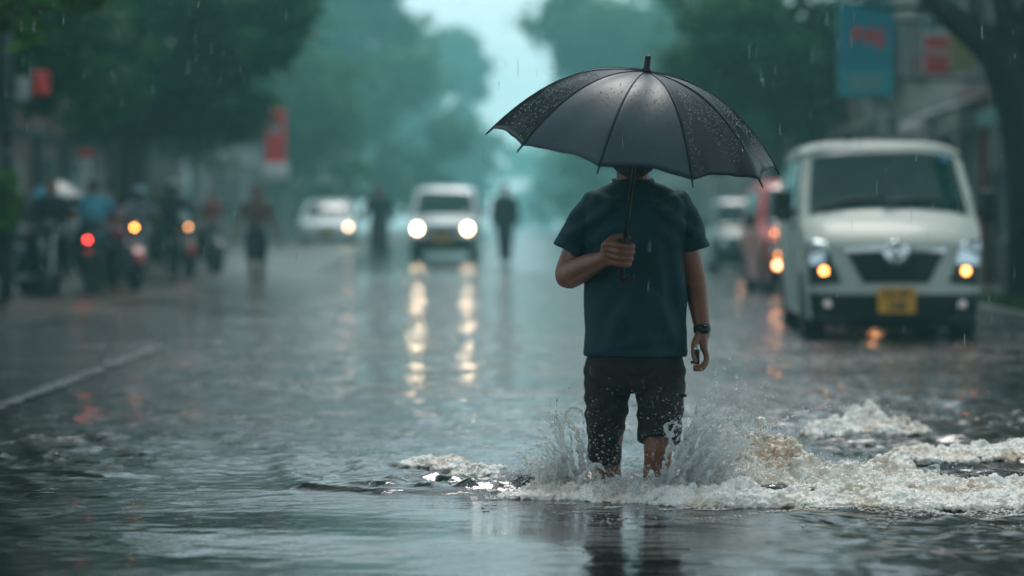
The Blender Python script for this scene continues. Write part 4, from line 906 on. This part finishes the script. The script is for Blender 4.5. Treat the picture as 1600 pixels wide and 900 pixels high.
DY = -.24                                             # grip is this far in front of the man's axis
grip = P(974, 396, 8.6 + DY); tipp = P(1013, 87, 8.6 + DY - .165)
axis = (tipp - grip).normalized(); LEN = (tipp - grip).length
um = thing('umbrella', 'large wet black umbrella with curved handle held by the wading man', 'umbrella', grip)
CROT = Matrix.Rotation(R(2.0), 4, 'Y') @ Matrix.Rotation(R(-2.6), 4, 'X')
zq = axis; yq = (Vector((0, 1, 0)) - zq * zq.y).normalized(); xq = yq.cross(zq)
um.matrix_world = Matrix.Translation(grip) @ Matrix((xq, yq, zq)).transposed().to_4x4()
UR, UH, NR = .494, .268, 10; OFF = -R(33)
ap = LEN - .055                                        # apex height along the shaft
mb, cpt0 = canopy_mesh(UR, UH, NR, 2.5, OFF, 34, 22, fold=.007, cone=.035); mb.xform(CROT); cpt = lambda i, u, r_: tuple(CROT @ Vector(cpt0(i, u, r_))); mb.v = [(a, b, c_ + ap) for a, b, c_ in mb.v]
o = obj('canopy', mb, M['canopy'], um); o.data.materials.append(M['canopy_dark'])
for fi_, pl_ in enumerate(o.data.polygons):
    if fi_ // (34 * 22) in (9, 0, 6): pl_.material_index = 1
so = o.modifiers.new('thickness', 'SOLIDIFY'); so.thickness = .0012; so.offset = -1
mb = MB()
for i in range(NR): tube(mb, [Vector(cpt(i, 0, r_)) + Vector((0, 0, ap + .0015)) for r_ in np.linspace(.04, 1, 14)], [.0016] * 14, 6, 1)
obj('seam', mb, M['black_plastic'], um)
for i in range(NR):
    pts = [Vector(cpt(i, 0, r_)) + Vector((0, 0, ap - .006)) for r_ in np.linspace(.05, 1, 12)]
    mb = MB(); tube(mb, pts, [.0022] * 12, 6, 1); rb = obj('rib', mb, M['black_metal'], um)
    dd = (pts[-1] - pts[-2]).normalized(); mb = MB(); tube(mb, [pts[-1] - dd * .008 + Vector((0, 0, .003)), pts[-1] + dd * .022 + Vector((0, 0, .003))], [.0038, .0026], 8, 1, True); obj('rib_tip', mb, M['black_plastic'], rb)
    mb = MB(); tube(mb, [(pts[0].x * .5, pts[0].y * .5, ap - .26), pts[6]], [.002, .002], 6, 1); obj('stretcher', mb, M['steel'], rb)
mb = MB(); tube(mb, [(0, 0, -.05), (0, 0, ap + .01)], [.0075, .0065], 12, 1); obj('shaft', mb, M['black_metal'], um)
mb = MB(); lathe(mb, [(.006, ap - .004), (.019, ap + .001), (.017, ap + .008), (.011, ap + .012), (.0105, LEN - .004), (.009, LEN), (.004, LEN + .001)], 18); obj('ferrule', mb, M['black_plastic'], um)
mb = MB(); lathe(mb, [(.008, ap - .29), (.014, ap - .285), (.014, ap - .25), (.008, ap - .245)], 14); obj('runner', mb, M['black_plastic'], um)
mb = MB(); hk = [(0, 0, .05), (0, 0, -.03), (0, 0, -.075)] + [(.019 - .019 * math.cos(a), 0, -.075 - .019 * math.sin(a)) for a in np.linspace(.4, PI * .95, 8)]
tube(mb, hk, [.0115] * len(hk), 14, 2, True); obj('handle', mb, M['black_plastic'], um)
# beads of rain lying on the canopy
rg = np.random.default_rng(8); mb = MB(); wet = {}
for i in range(NR): wet[i] = 150
for i in range(NR):
    c0 = np.array(cpt(i, .5, .7)); px = c0[0]
    k = 700 if i in (9, 0, 6) else 150
    for _ in range(k):
        u, r_ = rg.uniform(.03, .97), rg.uniform(.3, .995) ** .8
        if vnoise(np.array([[u * 3 + i * 7, r_ * 5, 1.5]]), 4)[0] < -.15: continue
        p = Vector(cpt(i, u, r_)); e = .002; tu = Vector(cpt(i, u + e, r_)) - Vector(cpt(i, u - e, r_)); tr_ = Vector(cpt(i, u, r_)) - Vector(cpt(i, u, r_ - .01))
        nn = tr_.cross(tu).normalized(); nn = nn if nn.z > 0 else -nn
        s_ = rg.uniform(.0007, .0017) * (1.5 if rg.random() < .08 else 1)
        ball(mb, p + Vector((0, 0, ap + .0008)) + nn * s_ * .3, s_, 6, 4)
b_ = obj('raindrops', mb, M['bead'], um); tag(b_, kind='stuff')

# ------------------------------------------------------------------ the man
ORG = Vector((MX, MD, 0))
def Q(px, py, dy=0.0): return P(px, py, MD + dy) - ORG
def man():
    mb = MB()
    # head under the canopy
    hc = Q(989, 221, .0); hz = hc.z; hx = hc.x
    ball(mb, (hx, .015, hz + .02), (.076, .096, .1), 24, 16)
    tube(mb, [(hx, -.03, hz + .0), (hx, -.045, hz - .06), (hx, -.052, hz - .098)], [.066, .06, .042], 18, 4, True, .95)
    tube(mb, [(hx, -.085, hz + .022), (hx, -.107, hz - .012), (hx, -.112, hz - .028)], [.008, .013, .016], 10, 3, True)
    ball(mb, (hx, -.088, hz - .062), (.026, .014, .012)); ball(mb, (hx, -.083, hz + .038), (.055, .016, .01))
    for sx in (-1, 1): ball(mb, (hx + sx * .078, .012, hz - .008), (.012, .022, .033))
    tube(mb, [(hx, .005, hz - .03), (hx, .012, hz - .11), (hx + .003, .02, hz - .17), (hx + .003, .02, hz - .24)], [.062, .058, .062, .1], 20, 4)
    # trunk under the clothes
    loft(mb, [(0, .01, Q(0, 600).z, .13, .09), (0, .01, Q(0, 540).z, .145, .095), (0, .01, Q(0, 430).z, .14, .09), (0, .01, Q(0, 340).z, .15, .095), (0, .015, Q(0, 306).z, .10, .06), (0, .015, Q(0, 294).z, .06, .05)], 28)
    # gripping arm (image left)
    sh, el, wr = Q(930, 326, .02), Q(887, 428, .015), Q(940, 407, -.20)
    tube(mb, [sh, sh.lerp(el, .5) + Vector((-.004, 0, 0)), el, el.lerp(wr, .25) + Vector((0, 0, -.004)), el.lerp(wr, .6), wr, Q(950, 402, -.225)], [.05, .047, .046, .049, .041, .030, .030], 20, 5, True)
    Mw = um.matrix_world; oi = -ORG
    g = lambda r, c, a: (Mw @ Vector((r, -c, a))) + oi
    # palm and heel of the hand, left of and behind the shaft
    for a_ in (-.028, -.009, .010, .028):
        tube(mb, [wr.lerp(g(-.05, .0, a_), .25), g(-.062, .0, a_ * .9 - .002), g(-.045, .008, a_)], [.016, .0165, .0145], 10, 3, True)
        tube(mb, [g(-.055, -.008, a_ * .9), g(-.028, -.016, a_)], [.014, .012], 10, 3, True)
    for a_, ln_, rr in ((.032, 1.0, .0105), (.0108, 1.06, .0108), (-.0108, 1.0, .0104), (-.0315, .9, .0094)):
        tube(mb, [g(-.046, .010, a_), g(-.014 * ln_, .033, a_ + .001), g(.0225 * ln_, .024, a_), g(.0265 * ln_, -.002, a_ - .001), g(.008, -.017, a_ - .001)], [rr * 1.2, rr * 1.08, rr * 1.05, rr * .95, rr * .82], 12, 4, True)
    tube(mb, [g(-.066, -.002, .02), g(-.042, -.02, .042), g(-.012, -.02, .053), g(.012, -.006, .056)], [.015, .0135, .0115, .009], 12, 4, True)
    # hanging arm (image right)
    sh, el, wr = Q(1055, 326, .01), Q(1087, 446, .03), Q(1097, 513, -.03)
    tube(mb, [sh, sh.lerp(el, .45), sh.lerp(el, .8), el, el.lerp(wr, .4), wr, Q(1097, 526, -.035)], [.05, .047, .0445, .041, .037, .027, .026], 20, 5, True)
    pa = Q(1095, 545, -.04)
    for k in range(4):
        dy = -.068 + k * .0195; ln_ = (.92, 1.04, 1, .86)[k]; rr = (.0098, .0102, .0098, .0088)[k]
        k0 = Q(1100 - k * .6, 543, dy); 
        tube(mb, [Q(1097, 520, -.045 + k * .009), Q(1099, 532, -.058 + k * .016), k0], [.016, .0155, .0125], 10, 3, True)
        tube(mb, [k0, Q(1104, 543 + 17 * ln_, dy - .012), Q(1098, 543 + 31 * ln_, dy - .022), Q(1086, 543 + 33 * ln_, dy - .026)], [rr * 1.12, rr, rr * .93, rr * .8], 12, 4, True)
    tube(mb, [Q(1092, 524, -.055), Q(1085, 538, -.078), Q(1084, 553, -.095), Q(1087, 564, -.102)], [.0145, .0125, .0105, .0085], 12, 4, True)
    # legs and feet
    for h_, k_, a_, ft in ((Q(954, 585), Q(948, 712, .02), Q(956, 880, .18), .18), (Q(1031, 585), Q(1028, 695, -.10), Q(1026, 880, .0), 0)):
        tube(mb, [h_, h_.lerp(k_, .5), k_, k_.lerp(a_, .12) , k_.lerp(a_, .35) + Vector((0, .012, 0)), k_.lerp(a_, .8), a_], [.07, .062, .050, .048, .052, .036, .036], 20, 4, True)
        tube(mb, [a_ + Vector((0, .04, -.05)), a_ + Vector((0, -.08, -.06)), a_ + Vector((0, -.17, -.07))], [.038, .042, .03], 14, 3, True, .75)
    body = obj('person', remesh(mb, .0038, 2), M['skin'], loc=ORG)
    tag(body, 'man in dark blue T-shirt and black shorts wading toward the camera under the black umbrella', 'person')
    # face details
    for sx in (-1, 1):
        e = MB(); ball(e, (hx + sx * .031, -.083, hz + .012), (.013, .011, .008), 12, 8); eo = obj('eye', e, M['sign_white'], body)
        e = MB(); ball(e, (hx + sx * .031, -.0925, hz + .012), (.0055, .003, .0055), 10, 6); obj('iris', e, M['hair'], eo)
    hr = MB(); ball(hr, (hx, .022, hz + .036), (.083, .097, .095), 24, 16); tube(hr, [(hx - .07, .03, hz + .02), (hx, .085, hz - .03), (hx + .07, .03, hz + .02)], [.02, .05, .02], 12, 4, True)
    obj('hair', remesh(hr, .006, 1, lambda c, n_: c + n_ * (.003 * fbm(c * 90, 2, 3))[:, None]), M['hair'], body)
    bd = MB(); tube(bd, [(hx - .064, -.025, hz - .03), (hx - .055, -.05, hz - .085), (hx, -.085, hz - .108), (hx + .055, -.05, hz - .085), (hx + .064, -.025, hz - .03)], [.008, .019, .026, .019, .008], 12, 5, True)
    tube(bd, [(hx - .03, -.098, hz - .05), (hx, -.107, hz - .044), (hx + .03, -.098, hz - .05)], [.005, .007, .005], 8, 3, True)
    obj('beard', remesh(bd, .005, 1, lambda c, n_: c + n_ * (.003 * fbm(c * 110, 2, 5))[:, None]), M['hair'], body)
    # T-shirt
    mb = MB(); z = lambda py: Q(0, py).z
    loft(mb, [(0, .0, z(556), .1835, .118), (0, .0, z(545), .1835, .12), (0, .0, z(500), .1775, .118), (0, 0, z(450), .173, .117), (0, 0, z(400), .176, .120), (0, 0, z(350), .184, .122), (0, .004, z(322), .187, .116), (0, .01, z(309), .17, .10), (-.001, .014, z(299), .145, .084), (-.003, .016, z(291), .11, .073), (-.005, .017, z(285), .08, .067), (-.006, .017, z(280), .069, .0655)], 48, 4, 2.25)
    sl_ = [(Q(931, 321, .015), Q(913, 345, .012), Q(899, 369, .01), Q(887, 392, .008)), (Q(1057, 321, .01), Q(1072, 345, .012), Q(1079, 367, .015), Q(1084, 389, .02))]
    for s_ in sl_: tube(mb, s_, [.058, .058, .0575, .0575], 24, 5, False, 1.0); ball(mb, s_[0], .058, 20, 14)
    def folds(c, n_):
        x, y, zz = c[:, 0], c[:, 1], c[:, 2]; d = np.zeros(len(c)); fr = (n_[:, 1] < .3)
        def crease(x0, z0, ang, freq, amp, sx, sz_, ph=0, bend=0):
            a = R(ang); u = (x - x0) * math.cos(a) + (zz - z0) * math.sin(a); v = -(x - x0) * math.sin(a) + (zz - z0) * math.cos(a)
            wv = np.sin((v + bend * u * u) * freq + ph); wv = np.sign(wv) * np.abs(wv) ** .8
            return amp * wv * np.exp(-(u / sx) ** 2 - (v / sz_) ** 2)
        d += crease(-.13, z(345), 35, 95, .0042, .11, .06) + crease(.13, z(345), -35, 90, .0042, .11, .06, 1)
        d += crease(-.155, z(430), 78, 75, .0035, .12, .05, 2) + crease(.15, z(450), -80, 80, .004, .14, .06, .6)
        d += crease(-.06, z(505), 62, 60, .0035, .12, .08, 1.3, 1.5) + crease(.08, z(500), -55, 55, .004, .13, .09, .2, 1.0)
        d += crease(0, z(540), 10, 70, .002, .18, .03) + crease(-.11, z(318), -20, 85, .003, .07, .04, .4) + crease(.11, z(318), 20, 85, .003, .07, .04, 1.4)
        d += crease(-.2, z(375), -20, 90, .003, .05, .06) + crease(.21, z(372), 25, 90, .003, .05, .06)
        d *= 2.5; d += .0045 * fbm(c * [12, 12, 7], 3, 31)
        hem = np.exp(-((zz - z(550)) / .006) ** 2) * (np.abs(x) < .21); d += .0012 * hem - .0014 * np.exp(-((zz - z(541)) / .0025) ** 2) * (np.abs(x) < .2)
        return c + n_ * d[:, None]
    obj('t_shirt', remesh(mb, .0042, 4, folds), M['shirt'], body)
    cl = MB(); pts = [( -.006 + .069 * math.cos(a), .017 + .0655 * math.sin(a), z(281) - .019 * max(0, -math.sin(a))) for a in np.linspace(0, 2 * PI, 33)]
    tube(cl, pts, [.0065] * 33, 10, 1); obj('collar', cl, M['shirt'], body)
    # shorts
    mb = MB()
    loft(mb, [(0, .0, z(612), .15, .085), (0, .0, z(600), .178, .112), (0, .0, z(575), .180, .117), (0, 0, z(554), .168, .105), (0, 0, z(536), .15, .095)], 40, 4, 2.3)
    tube(mb, [Q(951, 575), Q(949, 610), Q(947, 650, .005), Q(945, 690, .012), Q(944, 724, .016)], [.088, .083, .073, .062, .057], 28, 5)
    tube(mb, [Q(1033, 575), Q(1032, 610, -.02), Q(1031, 645, -.06), Q(1029, 690, -.1)], [.09, .088, .082, .0765], 28, 5)
    def sf(c, n_):
        x, y, zz = c[:, 0], c[:, 1], c[:, 2]
        d = .0045 * fbm(c * [9, 9, 16], 3, 41) + .004 * np.sin((zz + .35 * np.abs(x)) * 95 + 3 * np.sin(x * 20)) * np.exp(-((zz - z(640)) / .07) ** 2) + .003 * np.sin((zz - .6 * np.abs(x)) * 120) * np.exp(-((zz - z(590)) / .04) ** 2)
        return c + n_ * d[:, None]
    so_ = obj('shorts', remesh(mb, .0045, 3, sf), M['shorts'], body)
    pk = MB(); box(pk, tuple(Q(1062, 618, -.075)), (.05, .012, .012), .004); obj('pocket_flap', pk, M['shorts'], so_)
    # wristwatch
    wb = MB(); c0 = Q(1097, 514, -.03); ax_ = (Q(1097, 526, -.035) - Q(1092, 490, -.01)).normalized()
    Mw2 = Matrix.Translation(c0) @ ax_.to_track_quat('Z', 'Y').to_matrix().to_4x4()
    lathe(wb, [(.0275, -.011), (.0305, -.010), (.0305, .010), (.0275, .011)], 26, Mw2); wa = obj('wristwatch', wb, M['black_plastic'], body)
    wf = MB(); box(wf, (0, 0, 0), (.03, .012, .03), .004); wf.xform(Matrix.Translation(c0 + Vector((.006, -.031, 0)))); obj('watch_face', wf, M['glass'], wa)
    return body
man()
ky = thing('key_fob', 'small black key fob held in the fingers of the wading man', 'key fob', P(1089, 558, MD - .1))
mb = MB(); box(mb, (0, 0, 0), (.018, .012, .05), .004); box(mb, (-.012, 0, -.018), (.02, .008, .01), .002); obj('casing', mb, M['black_plastic'], ky)
mb = MB(); lathe(mb, [(.009, -.001), (.011, 0), (.009, .001)], 14, Matrix.Translation((0, 0, .03)) @ Matrix.Rotation(R(90), 4, 'X')); obj('ring', mb, M['steel'], ky)

# ------------------------------------------------------------------ splash, foam, drops, rain
rg = np.random.default_rng(21)
ICO = None
def blobs(C, Rr, sub=1):
    bm = bmesh.new(); bmesh.ops.create_icosphere(bm, subdivisions=sub, radius=1); v0 = np.array([v.co[:] for v in bm.verts]); f0 = np.array([[v.index for v in f.verts] for f in bm.faces]); bm.free()
    C = np.asarray(C); Rr = np.asarray(Rr)
    if Rr.ndim == 1: Rr = np.repeat(Rr[:, None], 3, 1)
    v = (C[:, None, :] + v0[None] * Rr[:, None, :]).reshape(-1, 3); f = (f0[None] + (np.arange(len(C)) * len(v0))[:, None, None]).reshape(-1, 3)
    return v, f
def remesh_np(v, f, voxel, smooth, extra):
    me = np_mesh('tmp', v, f); mb = MB(); ob = bpy.data.objects.new('tmp', me); COL.objects.link(ob)
    m_ = ob.modifiers.new('r', 'REMESH'); m_.mode = 'VOXEL'; m_.voxel_size = voxel
    if smooth: s_ = ob.modifiers.new('s', 'SMOOTH'); s_.factor = .5; s_.iterations = smooth
    dg = bpy.context.evaluated_depsgraph_get(); out = bpy.data.meshes.new_from_object(ob.evaluated_get(dg)); bpy.data.objects.remove(ob)
    n_ = len(out.vertices); co = np.zeros(n_ * 3); out.vertices.foreach_get('co', co); co = co.reshape(-1, 3); no = np.zeros(n_ * 3); out.vertex_normals.foreach_get('vector', no); no = no.reshape(-1, 3)
    if extra is not None: out.vertices.foreach_set('co', extra(co, no).ravel())
    out.polygons.foreach_set('use_smooth', [True] * len(out.polygons)); out.update(); return out
def foam_cluster(spec, n, seed):
    """spec: list of (x, y, rx, ry, height, weight): heaps of churned foam"""
    r = np.random.default_rng(seed); sp = np.array(spec, float); wg = sp[:, 5] / sp[:, 5].sum(); k = r.choice(len(sp), n, p=wg); s = sp[k]
    a = r.uniform(0, 2 * PI, n); q = np.sqrt(r.uniform(0, 1, n)); x = s[:, 0] + s[:, 2] * q * np.cos(a); y = s[:, 1] + s[:, 3] * q * np.sin(a)
    lump = .66 + .5 * vnoise(np.stack([x * 9, y * 9, np.full(n, seed)], -1), seed) + .34 * vnoise(np.stack([x * 24, y * 24, np.full(n, seed)], -1), seed + 1)
    top = s[:, 4] * np.maximum(1 - q ** 2, 0) ** .7 * np.clip(lump, .15, 1.3)
    z = top * r.uniform(.05, 1, n) ** .6 + .008
    core = r.random(n) < .3; z = np.where(core, top * r.uniform(.1, .62, n), top * r.uniform(.72, 1.04, n)) + .006
    rad = np.where(core, np.minimum(.012 + top * .3, .036), .005 + .008 * r.uniform(0, 1, n) ** 2)
    return np.stack([x, y, z], -1), rad
def px_heap(px, pytop, d, rx, ry, wt=1.0):
    p = P(px, pytop, d); return (p.x, d, rx, ry, max(.02, p.z), wt)
heaps = [px_heap(1195, 668, 8.75, .24, .22, 3.2), px_heap(1150, 690, 8.65, .2, .2, 2), px_heap(1255, 690, 8.7, .2, .22, 2.2), px_heap(1310, 722, 8.6, .2, .25, 1.8), px_heap(1385, 706, 8.9, .15, .2, 1.5),
         px_heap(1110, 712, 8.5, .2, .2, 1.6), px_heap(1440, 745, 8.5, .24, .25, 1.3), px_heap(1530, 750, 8.4, .26, .28, 1.1), px_heap(1620, 748, 8.4, .3, .3, 1.0), px_heap(1230, 745, 8.3, .3, .16, 1.5), px_heap(1340, 758, 8.25, .3, .16, 1.4),
         px_heap(1040, 745, 8.35, .2, .13, 1), px_heap(960, 752, 8.4, .2, .12, .9), px_heap(880, 748, 8.5, .2, .14, .9), px_heap(800, 752, 8.6, .18, .14, .7), px_heap(760, 750, 8.7, .12, .1, .4), px_heap(1075, 700, 8.75, .12, .15, .8), px_heap(905, 735, 8.7, .12, .12, .5)]
heaps += [px_heap(1180, 752, 8.2, .28, .12, 1.6), px_heap(1420, 766, 8.2, .3, .14, 1.2), px_heap(1530, 768, 8.2, .3, .16, 1.2), px_heap(1100, 760, 8.22, .2, .1, 1), px_heap(1000, 764, 8.3, .2, .08, .8), px_heap(880, 765, 8.4, .22, .08, .7), px_heap(780, 764, 8.5, .16, .06, .4)]
heaps += [px_heap(1085, 735, 8.45, .16, .14, 1.2), px_heap(1150, 725, 8.45, .2, .16, 1.6), px_heap(1300, 740, 8.45, .3, .2, 1.6)]
C1, R1 = foam_cluster(heaps, 46000, 3)
far = [px_heap(1350, 634, 11.2, .16, .12, 1), px_heap(1400, 648, 11.0, .16, .12, .7), px_heap(1300, 655, 10.9, .14, .1, .5), px_heap(1470, 700, 9.8, .22, .2, 1), px_heap(1560, 692, 9.9, .25, .2, 1.2), px_heap(1640, 690, 9.9, .3, .2, 1.2),
       px_heap(680, 712, 9.5, .14, .07, .5), px_heap(725, 716, 9.3, .12, .06, .5), px_heap(760, 728, 9.1, .14, .06, .5)]
C2, R2 = foam_cluster(far, 7000, 6)
def rough(c, n_): return c + n_ * (.012 * (.35 - np.abs(vnoise(c * 34, 51))) + .008 * (.35 - np.abs(vnoise(c * 78, 53))) + .004 * vnoise(c * 190, 52))[:, None] + np.stack([.006 * vnoise(c * 50, 56), .006 * vnoise(c * 50, 57), .004 * vnoise(c * 60, 58)], -1)
v, f = blobs(np.vstack([C1, C2]), np.concatenate([R1, R2]))
NF = 4500; fi = rg.choice(len(C1), NF); fr_ = C1[fi] + np.stack([rg.normal(0, .025, NF), rg.normal(0, .02, NF), np.abs(rg.normal(0, .03, NF)) + R1[fi]], -1)
D0, DR0 = fr_, .0008 + .0022 * rg.random(NF) ** 3
tag(obj('foam', remesh_np(v, f, .0048, 2, rough), M['foam']), 'churning brownish white foam spreading right of the wading man', 'foam', kind='stuff')

# lacy froth lying on the water along the edge of the foam
nq = 24000; fx = rg.uniform(-.1, 2.4, nq); fy = 8.25 + rg.normal(0, .17, nq) - .08 * np.clip(fx, 0, 1.5) + np.where(fx < .2, .18, 0)
keep = fbm(np.stack([fx * 6, fy * 11, np.zeros(nq)], -1), 3, 71) > .12; fx, fy = fx[keep], fy[keep]
fz = water_h(fx, fy) + .002; fr0 = rg.uniform(.0012, .0065, len(fx)) * rg.random(len(fx)) ** .5
v, f = blobs(np.stack([fx, fy, fz], -1), np.stack([fr0 * 1.3, fr0, np.minimum(fr0 * .5, .0025)], -1))
tag(obj('froth', np_mesh('froth', v, f), M['foam']), 'thin froth floating along the front edge of the foam', 'froth', kind='stuff')

# sheets and strands thrown up round the legs: ballistic arcs of merged blobs
C = []; Rr = []; D = []; Dr = []
def arcs(x0, y0, n, vx, vy, vz, sd, r0, seed, spread=.05, tmax=.32):
    r = np.random.default_rng(seed)
    base_th = r.uniform(0, 2 * PI)
    for _ in range(n):
        p = np.array([x0 + r.normal(0, spread), y0 + r.normal(0, spread * .7), 0]); ve = np.array([vx + r.normal(0, sd), vy + r.normal(0, sd), abs(vz * r.uniform(.35, 1.0))])
        T = min(tmax, 2 * ve[2] / 9.8) * r.uniform(.5, 1.0); k = int(10 + 70 * T / .3); rr = r0 * r.uniform(.5, 1.3)
        if r.random() < .45: k = 0
        for t in np.linspace(.0, T, k):
            q = p + ve * t + np.array([0, 0, -4.9 * t * t]) + r.normal(0, .0025, 3)
            if q[2] < 0: break
            s_ = rr * (1 - .75 * t / (T + .01)) * (1 + .3 * math.sin(t * 160 + r.uniform(0, 1)))
            if t > .75 * T and r.random() < .5: D.append(q + r.normal(0, .008, 3)); Dr.append(max(.0012, s_ * .7)); continue
            C.append(q); Rr.append(max(.0022, s_))
        for _ in range(14):
            t = T * r.uniform(.25, 1.3); q = p + ve * t * r.uniform(.9, 1.15) + np.array([0, 0, -4.9 * t * t]) + r.normal(0, .02, 3)
            if q[2] > .01: D.append(q); Dr.append(.0009 + .003 * r.random() ** 4)
lx, rx_ = GX(944, 8.6), GX(1028, 8.5)
arcs(lx - .10, 8.5, 110, -.35, -.15, 2.4, .22, .0085, 1, .04)
arcs(lx - .13, 8.5, 90, -.75, -.1, 1.7, .3, .008, 2, .05)
arcs(lx + .02, 8.42, 100, .0, -.35, 1.3, .35, .009, 3, .06)
arcs(rx_ + .05, 8.36, 130, .42, -.15, 2.55, .3, .0095, 4, .04)
arcs(rx_ + .11, 8.38, 120, .7, -.1, 2.6, .35, .009, 5, .05)
arcs(rx_ - .02, 8.34, 110, -.1, -.3, 1.5, .4, .009, 6, .06)
arcs(rx_ + .25, 8.5, 110, .6, -.1, 1.6, .5, .009, 7, .12)
arcs(rx_ + .5, 8.55, 90, .5, 0, 1.5, .5, .008, 8, .14)
for hq in heaps:
    arcs(hq[0], hq[1], int(4 + 26 * hq[4] * hq[5]), .15, -.1, .5 + 4.2 * hq[4] ** .5 * .5, .35, .0055, int(hq[0] * 1000 + 5000), hq[2] * .5, .2)
arcs(GX(1260, 8.6), 8.55, 40, .4, -.1, 1.25, .4, .007, 9, .2)
arcs(GX(1480, 8.5), 8.5, 30, .2, -.1, 1.2, .4, .006, 10, .25)
arcs(GX(820, 8.55), 8.5, 26, -.3, -.1, 1.1, .4, .007, 11, .12)
def strand(pts, r0, r1, d=8.42):
    pp, rr = catmull([np.array(P(px, py, d)) for px, py in pts], list(np.linspace(r0, r1, len(pts))), 26)
    for k, (p, r) in enumerate(zip(pp, rr)):
        C.append(p + rg.normal(0, .0022, 3)); Rr.append(r * (1 + .45 * math.sin(k * .55) * math.sin(k * .21 + 1)))
        if rg.random() < .4: D.append(p + rg.normal(0, .02, 3)); Dr.append(.001 + .0025 * rg.random() ** 2)
for pts, a, b in [([(866, 745), (873, 705), (867, 660), (871, 622)], .008, .0026), ([(895, 745), (880, 690), (884, 650), (897, 636), (911, 650), (913, 690)], .006, .0024), ([(848, 748), (856, 715), (850, 690)], .007, .003),
                  ([(1066, 720), (1082, 680), (1108, 645), (1119, 618), (1116, 592), (1122, 568)], .009, .0024), ([(1060, 730), (1049, 690), (1040, 668), (1052, 660), (1068, 668)], .008, .003),
                  ([(1090, 710), (1118, 668), (1150, 650)], .008, .003), ([(1140, 690), (1168, 668), (1178, 656)], .007, .003), ([(1075, 700), (1084, 660), (1090, 628)], .008, .003), ([(905, 750), (930, 725), (945, 735)], .008, .004)]: strand(pts, a, b)
v, f = blobs(np.array(C), np.array(Rr))
tag(obj('splash', remesh_np(v, f, .0034, 1, lambda c, n_: c + n_ * (.0012 * vnoise(c * 160, 61))[:, None]), M['splash']), 'splash of water thrown up round the legs of the wading man', 'splash', kind='stuff')
# loose drops
nd = 2600; a = rg.normal(0, 1, (nd, 3)); ctr = np.stack([np.where(rg.random(nd) < .6, rx_ + .2, lx - .1) + a[:, 0] * .28, 8.45 + a[:, 1] * .15, np.abs(a[:, 2]) * .16 + .05], -1)
D = np.vstack([np.array(D), D0, ctr]); Dr = np.concatenate([np.array(Dr), DR0, .0009 + .003 * rg.random(nd) ** 3])
extra = [(1150, 605, .008), (1151, 588, .006), (1152, 493, .004), (1140, 560, .005), (1165, 600, .0045), (1120, 600, .006), (1215, 545, .0035), (1132, 575, .005), (890, 607, .004), (885, 606, .003), (1178, 560, .003), (1100, 622, .006), (1160, 640, .005), (1190, 655, .004), (1230, 640, .0035), (860, 640, .004)]
D = np.vstack([D, [tuple(P(px, py, 8.45)) for px, py, _ in extra]]); Dr = np.concatenate([Dr, [r * 1.35 for *_, r in extra]])
# specks over the wet shorts
ns = 500; sp_ = np.stack([GX(rg.uniform(912, 1075, ns), 8.4), np.full(ns, 8.42) + rg.normal(0, .03, ns), CAM_H - (590 + 140 * rg.beta(2.2, 1.4, ns) - HZ) / F * 8.4], -1)
D = np.vstack([D, sp_]); Dr = np.concatenate([Dr, .0008 + .0022 * rg.random(ns) ** 3])
v, f = blobs(D, Dr)
tag(obj('water_drops', np_mesh('water_drops', v, f), M['drop']), 'flying water drops above the splash round the man', 'water drops', kind='stuff')
# falling rain: slender drops through the near air
nr_ = 2600; dd = rg.uniform(6.5, 24, nr_); pxr = rg.uniform(-20, 1620, nr_); z = rg.uniform(.1, 3.4, nr_); xr = (pxr - 800) / F * dd * 1.2
ctr = np.stack([xr, dd, z], -1); ln_ = rg.uniform(.012, .035, nr_); wd = .0005 + .0005 * rg.random(nr_)
v, f = blobs(ctr, np.stack([wd, wd, ln_], -1))
tag(obj('rain', np_mesh('rain', v, f), M['drop']), 'fine rain falling through the street', 'rain', kind='stuff')

# ------------------------------------------------------------------ haze of the rain
hz = MB(); box(hz, (0, 235, 14.5), (330, 534, 32))
hm = bpy.data.materials.new('rain_haze'); hm.use_nodes = True; hn = hm.node_tree; hn.nodes.clear()
ho = hn.nodes.new('ShaderNodeOutputMaterial'); hv = hn.nodes.new('ShaderNodeVolumePrincipled'); hn.links.new(hv.outputs[0], ho.inputs['Volume'])
hv.inputs['Density'].default_value = HAZE_DENSITY; hv.inputs['Color'].default_value = HAZE_COLOR; hv.inputs['Anisotropy'].default_value = 0.45
tag(obj('haze', hz, hm, smooth=False), 'rainy mist filling the street', 'haze', kind='stuff')
